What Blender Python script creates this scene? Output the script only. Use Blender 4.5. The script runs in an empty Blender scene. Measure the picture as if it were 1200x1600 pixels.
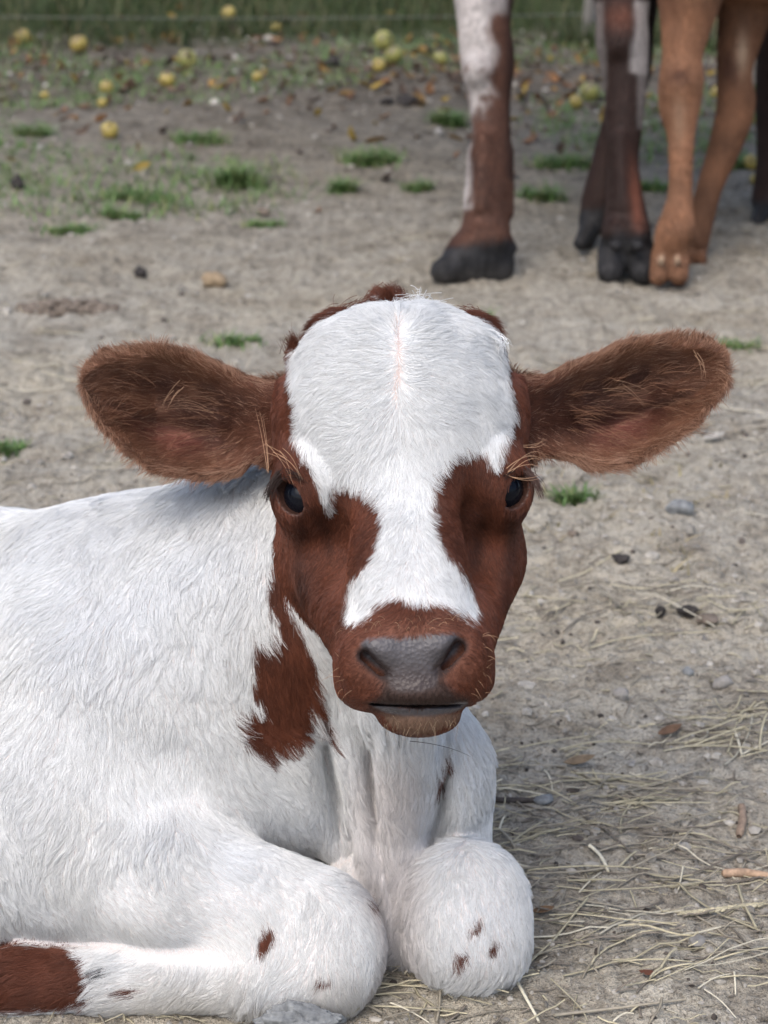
import bpy, math, random
import numpy as np
from mathutils import Vector, Matrix, Euler, kdtree

random.seed(7)
RNG = np.random.default_rng(7)
scene = bpy.context.scene
COL = scene.collection

# ------------------------------------------------------------------ camera
F_PX = 3100.0                     # focal length in photo pixels (photo 1200 x 1600)
CAM_H = 0.755
PITCH = math.radians(21.3)
D0 = 1.2                          # distance to the face of the calf
cam_data = bpy.data.cameras.new('camera')
cam_data.sensor_fit = 'VERTICAL'
cam_data.sensor_height = 36.0
cam_data.lens = F_PX / 1600.0 * 36.0
cam_data.clip_start = 0.02
cam_data.clip_end = 400.0
cam_data.dof.use_dof = True
cam_data.dof.focus_distance = 1.19
cam_data.dof.aperture_fstop = 12.5
cam = bpy.data.objects.new('camera', cam_data)
COL.objects.link(cam)
cam.location = (0, 0, CAM_H)
cam.rotation_euler = (math.pi / 2 - PITCH, 0, 0)
scene.camera = cam

# ------------------------------------------------------------------ sky, sun, exposure
SUN_EL, SUN_AZ = math.radians(57), math.radians(-150)    # azimuth measured from +Y towards +X
world = bpy.data.worlds.new('World')
scene.world = world
world.use_nodes = True
wn = world.node_tree
bg = wn.nodes['Background']
sky = wn.nodes.new('ShaderNodeTexSky')
sky.sky_type = 'NISHITA'
sky.sun_disc = False
sky.sun_elevation = SUN_EL
sky.sun_rotation = SUN_AZ
sky.air_density = 1.0
sky.dust_density = 4.0
sky.ozone_density = 1.0
wn.links.new(sky.outputs[0], bg.inputs[0])
bg.inputs[1].default_value = 0.15
sun_data = bpy.data.lights.new('sun', 'SUN')
sun_data.energy = 0.85
sun_data.angle = math.radians(60)
sun_data.color = (0.94, 0.985, 1.0)
sun = bpy.data.objects.new('sun', sun_data)
COL.objects.link(sun)
sd = Vector((math.sin(SUN_AZ) * math.cos(SUN_EL), math.cos(SUN_AZ) * math.cos(SUN_EL), math.sin(SUN_EL)))
sun.rotation_euler = sd.to_track_quat('Z', 'Y').to_euler()
sun.location = sd * 8
scene.view_settings.view_transform = 'Standard'
scene.view_settings.look = 'None'
scene.view_settings.gamma = 1.0
scene.view_settings.use_curve_mapping = False
scene.view_settings.exposure = 0.60
scene.render.engine = 'CYCLES'
scene.cycles.max_bounces = 6
scene.cycles.diffuse_bounces = 4

HAIR = 1.0                        # density factor of the coats

# ------------------------------------------------------------------ frames of reference
SP, CP = math.sin(PITCH), math.cos(PITCH)
RIGHT = np.array([1.0, 0, 0]); UP = np.array([0, SP, CP]); FWD = np.array([0, CP, -SP])
CAM = np.array([0, 0, CAM_H])
M_C2W = np.stack([RIGHT, UP, FWD])            # rows

def c2w(p):
    return np.asarray(p) @ M_C2W + CAM

def v2w(v):
    return np.asarray(v) @ M_C2W

UNIT = D0 / F_PX

def P(px, py, dz=0.0):
    """view-space point (right, up, forward)"""
    d = D0 + dz * UNIT
    return np.array([(px - 600) / F_PX * d, -(py - 800) / F_PX * d, d])

def PR(r, dz=0.0):
    return r * (D0 + dz * UNIT) / F_PX

def proj(p):
    return 600 + p[:, 0] / p[:, 2] * F_PX, 800 - p[:, 1] / p[:, 2] * F_PX

def G(px, py, z=0.0):
    """world point on the ground seen at a photo pixel"""
    d = (CAM_H - z) / (SP + CP * (py - 800) / F_PX)
    return c2w(np.array([(px - 600) / F_PX * d, -(py - 800) / F_PX * d, d]))

def px_m(py):
    """metres per photo pixel on the ground at this row"""
    return CAM_H / (SP + CP * (py - 800) / F_PX) / F_PX

# ------------------------------------------------------------------ noise
def _h(ix, iy, iz):
    n = (ix.astype(np.int64) * 374761393 + iy.astype(np.int64) * 668265263 + iz.astype(np.int64) * 2147483647) & 0x7fffffff
    n = ((n ^ (n >> 13)) * 1274126177) & 0x7fffffff
    n = ((n ^ (n >> 16)) * 1103515245 + 12345) & 0x7fffffff
    return (n & 0xffff) / 65535.0 * 2 - 1

def vnoise(p, scale=1.0, seed=0):
    p = np.asarray(p, dtype=np.float64) * scale + seed * 17.31
    if p.shape[1] == 2:
        p = np.concatenate([p, np.zeros((len(p), 1)) + 0.37], 1)
    i = np.floor(p).astype(np.int64); f = p - i
    u = f * f * f * (f * (f * 6 - 15) + 10)
    r = 0
    for dx in (0, 1):
        wx = u[:, 0] if dx else 1 - u[:, 0]
        for dy in (0, 1):
            wy = u[:, 1] if dy else 1 - u[:, 1]
            for dz in (0, 1):
                wz = u[:, 2] if dz else 1 - u[:, 2]
                r = r + wx * wy * wz * _h(i[:, 0] + dx, i[:, 1] + dy, i[:, 2] + dz)
    return r

def fbm(p, scale, octv=4, seed=0, gain=0.5):
    a, r = 1.0, 0
    for k in range(octv):
        r = r + a * vnoise(p, scale * 2.03 ** k, seed + k * 3)
        a *= gain
    return r

# ------------------------------------------------------------------ polygons
def smooth_poly(pts, n=6, closed=True):
    pts = np.array(pts, float); N = len(pts); out = []
    for i in range(N if closed else N - 1):
        if closed:
            p0, p1, p2, p3 = pts[(i - 1) % N], pts[i], pts[(i + 1) % N], pts[(i + 2) % N]
        else:
            p0, p1, p2, p3 = pts[max(i - 1, 0)], pts[i], pts[i + 1], pts[min(i + 2, N - 1)]
        for k in range(n):
            t = k / n
            out.append(0.5 * ((2 * p1) + (p2 - p0) * t + (2 * p0 - 5 * p1 + 4 * p2 - p3) * t * t + (3 * p1 - p0 - 3 * p2 + p3) * t ** 3))
    if not closed:
        out.append(pts[-1])
    return np.array(out)

def sd_poly(x, y, poly):
    """signed distance in px, negative inside"""
    poly = np.array(poly, float)
    d = np.full(x.shape, 1e9); inside = np.zeros(x.shape, bool)
    N = len(poly)
    for i in range(N):
        ax, ay = poly[i]; bx, by = poly[(i + 1) % N]
        ex, ey = bx - ax, by - ay
        wx, wy = x - ax, y - ay
        t = np.clip((wx * ex + wy * ey) / (ex * ex + ey * ey + 1e-9), 0, 1)
        d = np.minimum(d, (wx - ex * t) ** 2 + (wy - ey * t) ** 2)
        c = ((ay <= y) & (by > y)) | ((by <= y) & (ay > y))
        if ey != 0:
            inside ^= c & (x < ax + (y - ay) / ey * ex)
    d = np.sqrt(d)
    return np.where(inside, -d, d)

# ------------------------------------------------------------------ signed distance modelling
def rotm(rx=0, ry=0, rz=0):
    return np.array(Euler((math.radians(rx), math.radians(ry), math.radians(rz))).to_matrix())

class Field:
    def __init__(self):
        self.ops = []
    def rc(self, a, b, ra, rb, k=0.012, sub=False):
        self.ops.append(('rc', np.array(a, np.float32), np.array(b, np.float32), ra, rb, k, sub)); return self
    def el(self, c, r, k=0.012, R=None, sub=False):
        self.ops.append(('el', np.array(c, np.float32), np.array(r, np.float32), R, None, k, sub)); return self
    def eval(self, p):
        d = None
        for kind, a, b, ra, rb, k, sub in self.ops:
            if kind == 'rc':
                ba = b - a; pa = p - a
                t = np.clip((pa @ ba) / max(float(ba @ ba), 1e-9), 0, 1)
                q = pa - t[:, None] * ba
                e = np.sqrt((q * q).sum(1)) - (ra + (rb - ra) * t)
            else:
                q = p - a
                if ra is not None:
                    q = q @ ra.astype(np.float32)
                k0 = np.sqrt(((q / b) ** 2).sum(1)); k1 = np.sqrt(((q / (b * b)) ** 2).sum(1))
                e = k0 * (k0 - 1) / np.maximum(k1, 1e-6)
            if d is None:
                d = e
            elif sub:
                h = np.maximum(k - np.abs(-e - d), 0) / k
                d = np.maximum(d, -e) + h * h * k * 0.25
            else:
                h = np.maximum(k - np.abs(e - d), 0) / k
                d = np.minimum(d, e) - h * h * k * 0.25
        return d

def axis(segs):
    out = []
    for a, b, s in segs:
        out.append(np.arange(a, b, s))
    out.append(np.array([segs[-1][1]]))
    return np.concatenate(out).astype(np.float32)

def polygonise(fn, xs, ys, zs, bs=6):
    nx, ny, nz = len(xs), len(ys), len(zs)
    bx, by, bz = [np.arange(0, n, bs) for n in (nx, ny, nz)]
    def ctr(c, b):
        e = np.minimum(b + bs, len(c) - 1)
        return (c[b] + c[e]) / 2, (c[e] - c[b]) / 2
    cx, hx = ctr(xs, bx); cy, hy = ctr(ys, by); cz, hz = ctr(zs, bz)
    g = np.stack(np.meshgrid(cx, cy, cz, indexing='ij'), -1).reshape(-1, 3)
    rad = np.sqrt(hx[:, None, None] ** 2 + hy[None, :, None] ** 2 + hz[None, None, :] ** 2)
    dc = np.concatenate([fn(g[i:i + 200000]) for i in range(0, len(g), 200000)]).reshape(len(cx), len(cy), len(cz))
    near = np.abs(dc) < rad * 1.7 + 0.004
    def up(a):
        return np.repeat(np.repeat(np.repeat(a, bs, 0), bs, 1), bs, 2)[:nx, :ny, :nz]
    vol = up(dc.astype(np.float32)).copy()
    m = up(near)
    # points on the block rims belong to both blocks
    m2 = m.copy(); m2[1:] |= m[:-1]; m2[:, 1:] |= m2[:, :-1]; m2[:, :, 1:] |= m2[:, :, :-1]
    idx = np.argwhere(m2)
    vals = np.empty(len(idx), np.float32)
    for i in range(0, len(idx), 300000):
        j = idx[i:i + 300000]
        vals[i:i + 300000] = fn(np.stack([xs[j[:, 0]], ys[j[:, 1]], zs[j[:, 2]]], 1))
    vol[m2] = vals
    s = vol < 0
    cnt = np.zeros((nx - 1, ny - 1, nz - 1), np.uint8)
    for a in (0, 1):
        for b in (0, 1):
            for c in (0, 1):
                cnt += s[a:nx - 1 + a, b:ny - 1 + b, c:nz - 1 + c]
    act = (cnt > 0) & (cnt < 8)
    cells = np.argwhere(act)
    vid = np.full(act.shape, -1, np.int32); vid[act] = np.arange(len(cells))
    acc = np.zeros((len(cells), 3)); n = np.zeros(len(cells))
    ax = [xs, ys, zs]
    cor = {}
    for a in (0, 1):
        for b in (0, 1):
            for c in (0, 1):
                j = cells + np.array([a, b, c])
                cor[a, b, c] = (vol[j[:, 0], j[:, 1], j[:, 2]], np.stack([xs[j[:, 0]], ys[j[:, 1]], zs[j[:, 2]]], 1))
    for a in cor:
        for dd in range(3):
            if a[dd] == 0:
                b = list(a); b[dd] = 1; b = tuple(b)
                v0, p0 = cor[a]; v1, p1 = cor[b]
                x = (v0 < 0) != (v1 < 0)
                t = np.where(x, v0 / np.where(np.abs(v0 - v1) < 1e-12, 1, v0 - v1), 0)
                acc += np.where(x[:, None], p0 + (p1 - p0) * t[:, None], 0); n += x
    verts = acc / n[:, None]
    quads = []
    for d in range(3):
        e = np.argwhere(np.take(s, range(0, s.shape[d] - 1), d) != np.take(s, range(1, s.shape[d]), d))
        u, w = [(1, 2), (2, 0), (0, 1)][d]
        ok = (e[:, u] > 0) & (e[:, w] > 0) & (e[:, u] < s.shape[u] - 1) & (e[:, w] < s.shape[w] - 1)
        e = e[ok]
        q = []
        for du, dw in ((-1, -1), (0, -1), (0, 0), (-1, 0)):
            j = e.copy(); j[:, u] += du; j[:, w] += dw
            q.append(vid[j[:, 0], j[:, 1], j[:, 2]])
        q = np.stack(q, 1)
        flip = ~s[e[:, 0], e[:, 1], e[:, 2]]
        q[flip] = q[flip][:, ::-1]
        quads.append(q)
    return verts, np.concatenate(quads)

# ------------------------------------------------------------------ object helpers
def mesh_np(name, verts, faces, mat, parent=None, smooth=True, loc=(0, 0, 0)):
    """one mesh object; faces (n,3) or (n,4); verts in world space, origin moved to loc"""
    me = bpy.data.meshes.new(name)
    verts = np.asarray(verts, np.float32) - np.asarray(loc, np.float32)
    faces = np.asarray(faces, np.int32)
    me.vertices.add(len(verts)); me.vertices.foreach_set('co', verts.ravel())
    k = faces.shape[1]
    me.loops.add(faces.size); me.loops.foreach_set('vertex_index', faces.ravel())
    me.polygons.add(len(faces)); me.polygons.foreach_set('loop_start', np.arange(0, faces.size, k, dtype=np.int32))
    me.update(calc_edges=True)
    me.polygons.foreach_set('use_smooth', np.full(len(faces), smooth))
    me.update()
    if mat is not None:
        me.materials.append(mat)
    o = bpy.data.objects.new(name, me)
    COL.objects.link(o)
    if parent is not None:
        o.parent = parent
        # parents are Empties or meshes that are only translated
        base = np.array(parent.location) if parent.parent is None else np.array(parent.location) + np.array(parent.parent.location)
        o.location = Vector(np.asarray(loc) - base)
    else:
        o.location = Vector(loc)
    return o

def vcol(o, name, rgb):
    a = o.data.attributes.new(name, 'FLOAT_COLOR', 'POINT')
    c = np.ones((len(rgb), 4), np.float32); c[:, :3] = rgb
    a.data.foreach_set('color', c.ravel())

def vfloat(o, name, v):
    a = o.data.attributes.new(name, 'FLOAT', 'POINT')
    a.data.foreach_set('value', np.asarray(v, np.float32))

def tag(o, label=None, cat=None, group=None, kind=None):
    if label: o['label'] = label
    if cat: o['category'] = cat
    if group: o['group'] = group
    if kind: o['kind'] = kind
    return o

def empty(name, loc):
    o = bpy.data.objects.new(name, None)
    o.empty_display_size = 0.05
    COL.objects.link(o); o.location = Vector(loc)
    return o

def new_mat(name):
    m = bpy.data.materials.new(name); m.use_nodes = True
    nt = m.node_tree
    return m, nt, nt.nodes['Principled BSDF']

def nd(nt, t, **kw):
    n = nt.nodes.new(t)
    for k, v in kw.items():
        setattr(n, k, v)
    return n

def noise_node(nt, scale, detail=4, rough=0.55, vec=None):
    n = nd(nt, 'ShaderNodeTexNoise'); n.inputs['Scale'].default_value = scale
    n.inputs['Detail'].default_value = detail; n.inputs['Roughness'].default_value = rough
    if vec is not None: nt.links.new(vec, n.inputs['Vector'])
    return n

def ramp(nt, fac, stops):
    r = nd(nt, 'ShaderNodeValToRGB')
    el = r.color_ramp.elements
    while len(el) < len(stops): el.new(0.5)
    for e, (p, c) in zip(el, stops):
        e.position = p; e.color = (*c, 1) if len(c) == 3 else c
    nt.links.new(fac, r.inputs[0]); return r

def mixc(nt, fac, a, b, mode='MIX'):
    m = nd(nt, 'ShaderNodeMix', data_type='RGBA', blend_type=mode)
    for sock, v in ((m.inputs[0], fac), (m.inputs[6], a), (m.inputs[7], b)):
        if hasattr(v, 'links') or isinstance(v, bpy.types.NodeSocket): nt.links.new(v, sock)
        elif isinstance(v, (int, float)): sock.default_value = v
        else: sock.default_value = (*v, 1)
    return m.outputs[2]

def bump(nt, bsdf, h, strength=0.5, dist=0.002, prev=None):
    b = nd(nt, 'ShaderNodeBump'); b.inputs['Strength'].default_value = strength; b.inputs['Distance'].default_value = dist
    nt.links.new(h, b.inputs['Height'])
    if prev is not None: nt.links.new(prev.outputs[0], b.inputs['Normal'])
    nt.links.new(b.outputs[0], bsdf.inputs['Normal']); return b

def objco(nt):
    return nd(nt, 'ShaderNodeTexCoord').outputs['Object']

def simple_mat(name, c1, c2, scale=40, rough=0.8, bumps=0.3, bdist=0.002, spec=0.3):
    m, nt, b = new_mat(name)
    n = noise_node(nt, scale, 5, 0.6, objco(nt))
    r = ramp(nt, n.outputs[0], [(0.3, c1), (0.7, c2)])
    nt.links.new(r.outputs[0], b.inputs['Base Color'])
    b.inputs['Roughness'].default_value = rough
    b.inputs['Specular IOR Level'].default_value = spec
    bump(nt, b, n.outputs[0], bumps, bdist)
    return m

# ================================================================== THE GROUND
def gheight(xy):
    d = np.hypot(xy[:, 0], xy[:, 1])
    near = np.clip((7 - xy[:, 1]) / 4, 0, 1)
    h = 0.010 * fbm(xy, 2.2, 3, 50) + near * (0.0055 * fbm(xy, 11, 3, 51) + 0.0060 * np.abs(fbm(xy, 26, 3, 52)) - 0.009 * np.clip(vnoise(xy, 19, 53) - 0.2, 0, 1) + 0.0048 * np.abs(fbm(xy, 62, 2, 54)) - 0.006 * np.clip(vnoise(xy, 90, 55) - 0.3, 0, 1))
    # the calf has lain its place flat
    cx, cy = -0.10, 1.28
    w = np.exp(-(((xy[:, 0] - cx) / 0.32) ** 2 + ((xy[:, 1] - cy) / 0.28) ** 2))
    h = h * (1 - 0.75 * w) - 0.004 * w
    bank = np.clip((xy[:, 1] - 5.4) / 1.8, 0, 1)
    h = h + 0.22 * bank * bank * (3 - 2 * bank)
    return h

def gs(seg, a, b, n):
    return a + (b - a) * np.linspace(0, 1, n, endpoint=False)
gx = np.concatenate([-np.geomspace(90, 1.6, 40)[:-1], np.linspace(-1.6, -0.55, 120, endpoint=False), np.linspace(-0.55, 0.75, 560, endpoint=False), np.linspace(0.75, 1.8, 120, endpoint=False), np.geomspace(1.8, 90, 40)])
gy = np.concatenate([-np.geomspace(20, 0.3, 16)[:-1], np.linspace(-0.3, 0.75, 50, endpoint=False), np.linspace(0.75, 2.0, 470, endpoint=False), np.linspace(2.0, 6.5, 420, endpoint=False), np.geomspace(6.5, 200, 60)])
GX, GY = np.meshgrid(gx, gy, indexing='ij')
gxy = np.stack([GX.ravel(), GY.ravel()], 1)
gz = gheight(gxy)
nx_, ny_ = len(gx), len(gy)
ii = (np.arange(nx_ - 1)[:, None] * ny_ + np.arange(ny_ - 1)[None, :]).ravel()
gq = np.stack([ii, ii + ny_, ii + ny_ + 1, ii + 1], 1)
soil, nt, b = new_mat('trampled_soil')
oc = objco(nt)
nA = noise_node(nt, 1.7, 5, 0.6, oc); nB = noise_node(nt, 14, 6, 0.65, oc); nC = noise_node(nt, 75, 5, 0.7, oc); nD = noise_node(nt, 320, 3, 0.7, oc)
r1 = ramp(nt, nB.outputs[0], [(0.30, (0.270, 0.236, 0.190)), (0.48, (0.410, 0.374, 0.312)), (0.70, (0.490, 0.458, 0.395))])
r2 = ramp(nt, nC.outputs[0], [(0.33, (0.48, 0.46, 0.44)), (0.47, (0.95, 0.95, 0.95)), (0.70, (1.18, 1.17, 1.15))])
c1 = mixc(nt, 1.0, r1.outputs[0], r2.outputs[0], 'MULTIPLY')
r3 = ramp(nt, nD.outputs[0], [(0.34, (0.62, 0.61, 0.60)), (0.50, (1.0, 1.0, 1.0)), (0.72, (1.16, 1.15, 1.14))])
c1 = mixc(nt, 1.0, c1, r3.outputs[0], 'MULTIPLY')
sp = nd(nt, 'ShaderNodeSeparateXYZ'); nt.links.new(oc, sp.inputs[0])
# straw dust, dry and pale patches
rA = ramp(nt, nA.outputs[0], [(0.42, (0, 0, 0)), (0.66, (1, 1, 1))])
c2 = mixc(nt, rA.outputs[0], c1, mixc(nt, 1.0, c1, (1.18, 1.15, 1.08), 'MULTIPLY'))
# humus and leaf crumbs under the trees beyond 3.8 m, turf beyond 5.4 m
m1 = nd(nt, 'ShaderNodeMapRange'); m1.inputs[1].default_value = 2.5; m1.inputs[2].default_value = 4.7
ad = nd(nt, 'ShaderNodeMath', operation='ADD'); ad.inputs[1].default_value = 0.0
nt.links.new(sp.outputs['Y'], ad.inputs[0]); 
mu = nd(nt, 'ShaderNodeMath', operation='MULTIPLY_ADD'); mu.inputs[1].default_value = 1.6; mu.inputs[2].default_value = -0.8
nt.links.new(nA.outputs[0], mu.inputs[0]); nt.links.new(mu.outputs[0], ad.inputs[1]); nt.links.new(ad.outputs[0], m1.inputs[0])
rH = ramp(nt, nB.outputs[0], [(0.35, (0.075, 0.062, 0.048)), (0.55, (0.165, 0.142, 0.112)), (0.72, (0.26, 0.215, 0.165))])
c3 = mixc(nt, m1.outputs[0], c2, mixc(nt, 1.0, rH.outputs[0], r2.outputs[0], 'MULTIPLY'))
m2 = nd(nt, 'ShaderNodeMapRange'); m2.inputs[1].default_value = 5.1; m2.inputs[2].default_value = 5.7
nt.links.new(ad.outputs[0], m2.inputs[0])
rG = ramp(nt, nC.outputs[0], [(0.3, (0.028, 0.040, 0.014)), (0.7, (0.075, 0.090, 0.034))])
c4 = mixc(nt, m2.outputs[0], c3, rG.outputs[0])
nt.links.new(c4, b.inputs['Base Color']); b.inputs['Roughness'].default_value = 0.92; b.inputs['Specular IOR Level'].default_value = 0.2
b1 = bump(nt, b, nC.outputs[0], 1.0, 0.010); bump(nt, b, nD.outputs[0], 0.9, 0.003, b1)
ground = mesh_np('ground', np.stack([gxy[:, 0], gxy[:, 1], gz], 1), gq, soil)
tag(ground, kind='structure')

def gheight(xy, _g=gz.reshape(nx_, ny_)):
    i = np.clip(np.searchsorted(gx, xy[:, 0]) - 1, 0, nx_ - 2); j = np.clip(np.searchsorted(gy, xy[:, 1]) - 1, 0, ny_ - 2)
    u = (xy[:, 0] - gx[i]) / (gx[i + 1] - gx[i]); v = (xy[:, 1] - gy[j]) / (gy[j + 1] - gy[j])
    return _g[i, j] * (1 - u) * (1 - v) + _g[i + 1, j] * u * (1 - v) + _g[i, j + 1] * (1 - u) * v + _g[i + 1, j + 1] * u * v

def on_ground(px_, py_, lift=0.0):
    g = G(px_, py_)
    for _ in range(3):
        g = G(px_, py_, float(gheight(g[None, :2])[0]))
    g[2] += lift
    return g

# small shape builders ------------------------------------------------
ICO_V = None
def ico(sub=2):
    t = (1 + 5 ** 0.5) / 2
    v = [(-1, t, 0), (1, t, 0), (-1, -t, 0), (1, -t, 0), (0, -1, t), (0, 1, t), (0, -1, -t), (0, 1, -t), (t, 0, -1), (t, 0, 1), (-t, 0, -1), (-t, 0, 1)]
    v = [np.array(a, float) / np.linalg.norm(a) for a in v]
    f = [(0, 11, 5), (0, 5, 1), (0, 1, 7), (0, 7, 10), (0, 10, 11), (1, 5, 9), (5, 11, 4), (11, 10, 2), (10, 7, 6), (7, 1, 8), (3, 9, 4), (3, 4, 2), (3, 2, 6), (3, 6, 8), (3, 8, 9), (4, 9, 5), (2, 4, 11), (6, 2, 10), (8, 6, 7), (9, 8, 1)]
    for _ in range(sub - 1):
        nf, cache = [], {}
        def mid(a, b):
            k = (min(a, b), max(a, b))
            if k not in cache:
                m = v[a] + v[b]; v.append(m / np.linalg.norm(m)); cache[k] = len(v) - 1
            return cache[k]
        for a, b_, c in f:
            x, y, z = mid(a, b_), mid(b_, c), mid(c, a)
            nf += [(a, x, z), (b_, y, x), (c, z, y), (x, y, z)]
        f = nf
    return np.array(v), np.array(f)

def rock(size, sub=3, rough=0.25, seed=0, freq=1.6):
    v, f = ico(sub)
    n = fbm(v, freq, 5, seed + 100, 0.55)
    # chisel a few flat faces
    r = 1 + rough * n
    v = v * r[:, None]
    rg = np.random.default_rng(seed)
    for _ in range(6):
        d = rg.normal(size=3); d /= np.linalg.norm(d); lim = rg.uniform(0.62, 0.9)
        e = np.maximum(v @ d - lim, 0); v = v - e[:, None] * d * 0.85
    return v * np.array(size), f

def tube(path, rad, n=5, flat=1.0):
    path = np.asarray(path, float); k = len(path)
    tan = np.gradient(path, axis=0); tan /= np.linalg.norm(tan, axis=1)[:, None] + 1e-9
    up = np.array([0, 0, 1.0]); V, Fc = [], []
    for i in range(k):
        s = np.cross(tan[i], up); s = s / (np.linalg.norm(s) + 1e-9) if np.linalg.norm(s) > 1e-4 else np.array([1.0, 0, 0])
        u = np.cross(s, tan[i]); r = rad[i] if np.ndim(rad) else rad
        for j in range(n):
            a = 2 * math.pi * j / n
            V.append(path[i] + s * math.cos(a) * r + u * math.sin(a) * r * flat)
    for i in range(k - 1):
        for j in range(n):
            Fc.append((i * n + j, i * n + (j + 1) % n, (i + 1) * n + (j + 1) % n, (i + 1) * n + j))
    return np.array(V), np.array(Fc)

class Bag:
    """collects many small shapes of one uncountable litter"""
    def __init__(self): self.v, self.f, self.c, self.n = [], [], [], 0
    def add(self, v, f, c):
        if f.shape[1] == 3: f = np.concatenate([f, f[:, 2:3]], 1)
        self.v.append(v); self.f.append(f + self.n); self.c.append(np.tile(np.asarray(c, float), (len(v), 1)) if np.ndim(c) == 1 else c); self.n += len(v)
    def build(self, name, mat, smooth=True):
        v = np.concatenate(self.v); f = np.concatenate(self.f)
        tri = f[:, 2] == f[:, 3]
        if tri.all(): f = f[:, :3]
        o = mesh_np(name, v, f, mat, None, smooth); vcol(o, 'tone', np.concatenate(self.c)); return o

def tone_mat(name, rough=0.75, scale=300, amp=0.25, spec=0.3, bd=0.0005, transl=0.0):
    m, nt, b = new_mat(name)
    at = nd(nt, 'ShaderNodeAttribute', attribute_name='tone')
    n = noise_node(nt, scale, 3, 0.6, objco(nt))
    r = ramp(nt, n.outputs[0], [(0.3, (1 - amp,) * 3), (0.7, (1 + amp,) * 3)])
    c = mixc(nt, 1.0, at.outputs['Color'], r.outputs[0], 'MULTIPLY')
    nt.links.new(c, b.inputs['Base Color']); b.inputs['Roughness'].default_value = rough; b.inputs['Specular IOR Level'].default_value = spec
    bump(nt, b, n.outputs[0], 0.4, bd)
    if transl:
        out = nt.nodes['Material Output']; tr = nd(nt, 'ShaderNodeBsdfTranslucent'); nt.links.new(c, tr.inputs['Color'])
        mx = nd(nt, 'ShaderNodeMixShader'); mx.inputs[0].default_value = transl
        nt.links.new(b.outputs[0], mx.inputs[1]); nt.links.new(tr.outputs[0], mx.inputs[2]); nt.links.new(mx.outputs[0], out.inputs['Surface'])
    return m

# loose crumbs of soil --------------------------------------------------
clod_m = tone_mat('soil_crumb', 0.95, 160, 0.3, 0.15, 0.001)
bag = Bag()
icoV, icoF = ico(1)
def scatter_n(n, y0, y1, spread=0.24, power=1.0):
    y = y0 + (y1 - y0) * RNG.random(n) ** power
    x = (RNG.random(n) * 2 - 1) * (spread * y + 0.12)
    return np.stack([x, y], 1)
xy = np.concatenate([scatter_n(9000, 0.95, 2.3, 0.27, 1.0), scatter_n(2600, 2.3, 5.6, 0.25)])
zz = gheight(xy)
for (x, y), z in zip(xy, zz):
    r = 0.0011 * math.exp(RNG.normal(0, 0.55)) * (1 + 0.45 * max(y - 1.6, 0))
    v = icoV * (r * RNG.uniform(0.6, 1.4, 3)) * np.array([1.2, 1.2, 0.8]) + RNG.normal(0, r * 0.12, icoV.shape)
    k = RNG.uniform(0.55, 1.25); g = RNG.uniform(0, 1)
    bag.add(v + np.array([x, y, z + r * 0.25]), icoF, k * (np.array([0.36, 0.335, 0.295]) if g < 0.8 else np.array([0.10, 0.085, 0.075]) if g < 0.93 else np.array([0.30, 0.285, 0.265])))
tag(bag.build('gravel', clod_m, False), kind='stuff')

# straw litter ----------------------------------------------------------
straw_m = tone_mat('dry_straw', 0.55, 260, 0.18, 0.4, 0.0003, 0.15)
bag = Bag()
def straw_piece(c, ang, length, w, bend, z0, segs=6):
    t = np.linspace(-0.5, 0.5, segs)
    a = ang + bend * t * 2
    dx = np.cumsum(np.cos(a)) * length / segs; dy = np.cumsum(np.sin(a)) * length / segs
    p = np.stack([dx - dx.mean() + c[0], dy - dy.mean() + c[1]], 1)
    z = gheight(p); z = np.maximum(z, z.mean() - 0.002) + z0
    z = z + np.linspace(0, RNG.normal(0, 0.004), segs)
    return np.concatenate([p, z[:, None]], 1)
STRAWC = [np.array(c) for c in ((0.58, 0.52, 0.36), (0.48, 0.43, 0.30), (0.36, 0.32, 0.25), (0.22, 0.19, 0.155), (0.68, 0.63, 0.50))]
nst = 0
def lay(xy, kind):
    d = RNG.random()
    ang = RNG.normal(0, 0.42) if d < 0.8 else RNG.uniform(0, math.pi)
    if kind == 0: L, w = RNG.uniform(0.02, 0.11), RNG.uniform(0.0004, 0.00115)
    else: L, w = RNG.uniform(0.006, 0.03), RNG.uniform(0.0004, 0.001)
    p = straw_piece(xy, ang, L, w, RNG.normal(0, 0.28), w * 0.7 + abs(RNG.normal(0, 0.0018)))
    v, f = tube(p, np.full(len(p), w), 4, 0.6)
    bag.add(v, f, STRAWC[RNG.choice(5, p=[0.15, 0.22, 0.3, 0.27, 0.06])] * RNG.uniform(0.75, 1.15))
for _ in range(1700):                       # the strewn band beside the calf
    x = RNG.uniform(-0.02, 0.62); y = RNG.normal(1.40, 0.15)
    if vnoise(np.array([[x, y]]), 7, 77)[0] > -0.25: lay((x, y), 0)
for _ in range(150): lay((RNG.uniform(-0.4, 0.4), RNG.normal(1.15, 0.06)), 0)
for _ in range(130): lay((RNG.uniform(-0.5, 0.05), RNG.normal(1.10, 0.03)), 0)
for q in scatter_n(2600, 0.95, 1.75, 0.27): lay(q, 1)
for q in scatter_n(500, 1.6, 3.2, 0.25): lay(q, int(RNG.random() < 0.7))
for q in scatter_n(260, 2.0, 2.5, 0.25): lay(q, 0)
tag(bag.build('straw_litter', straw_m), kind='stuff')

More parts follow.
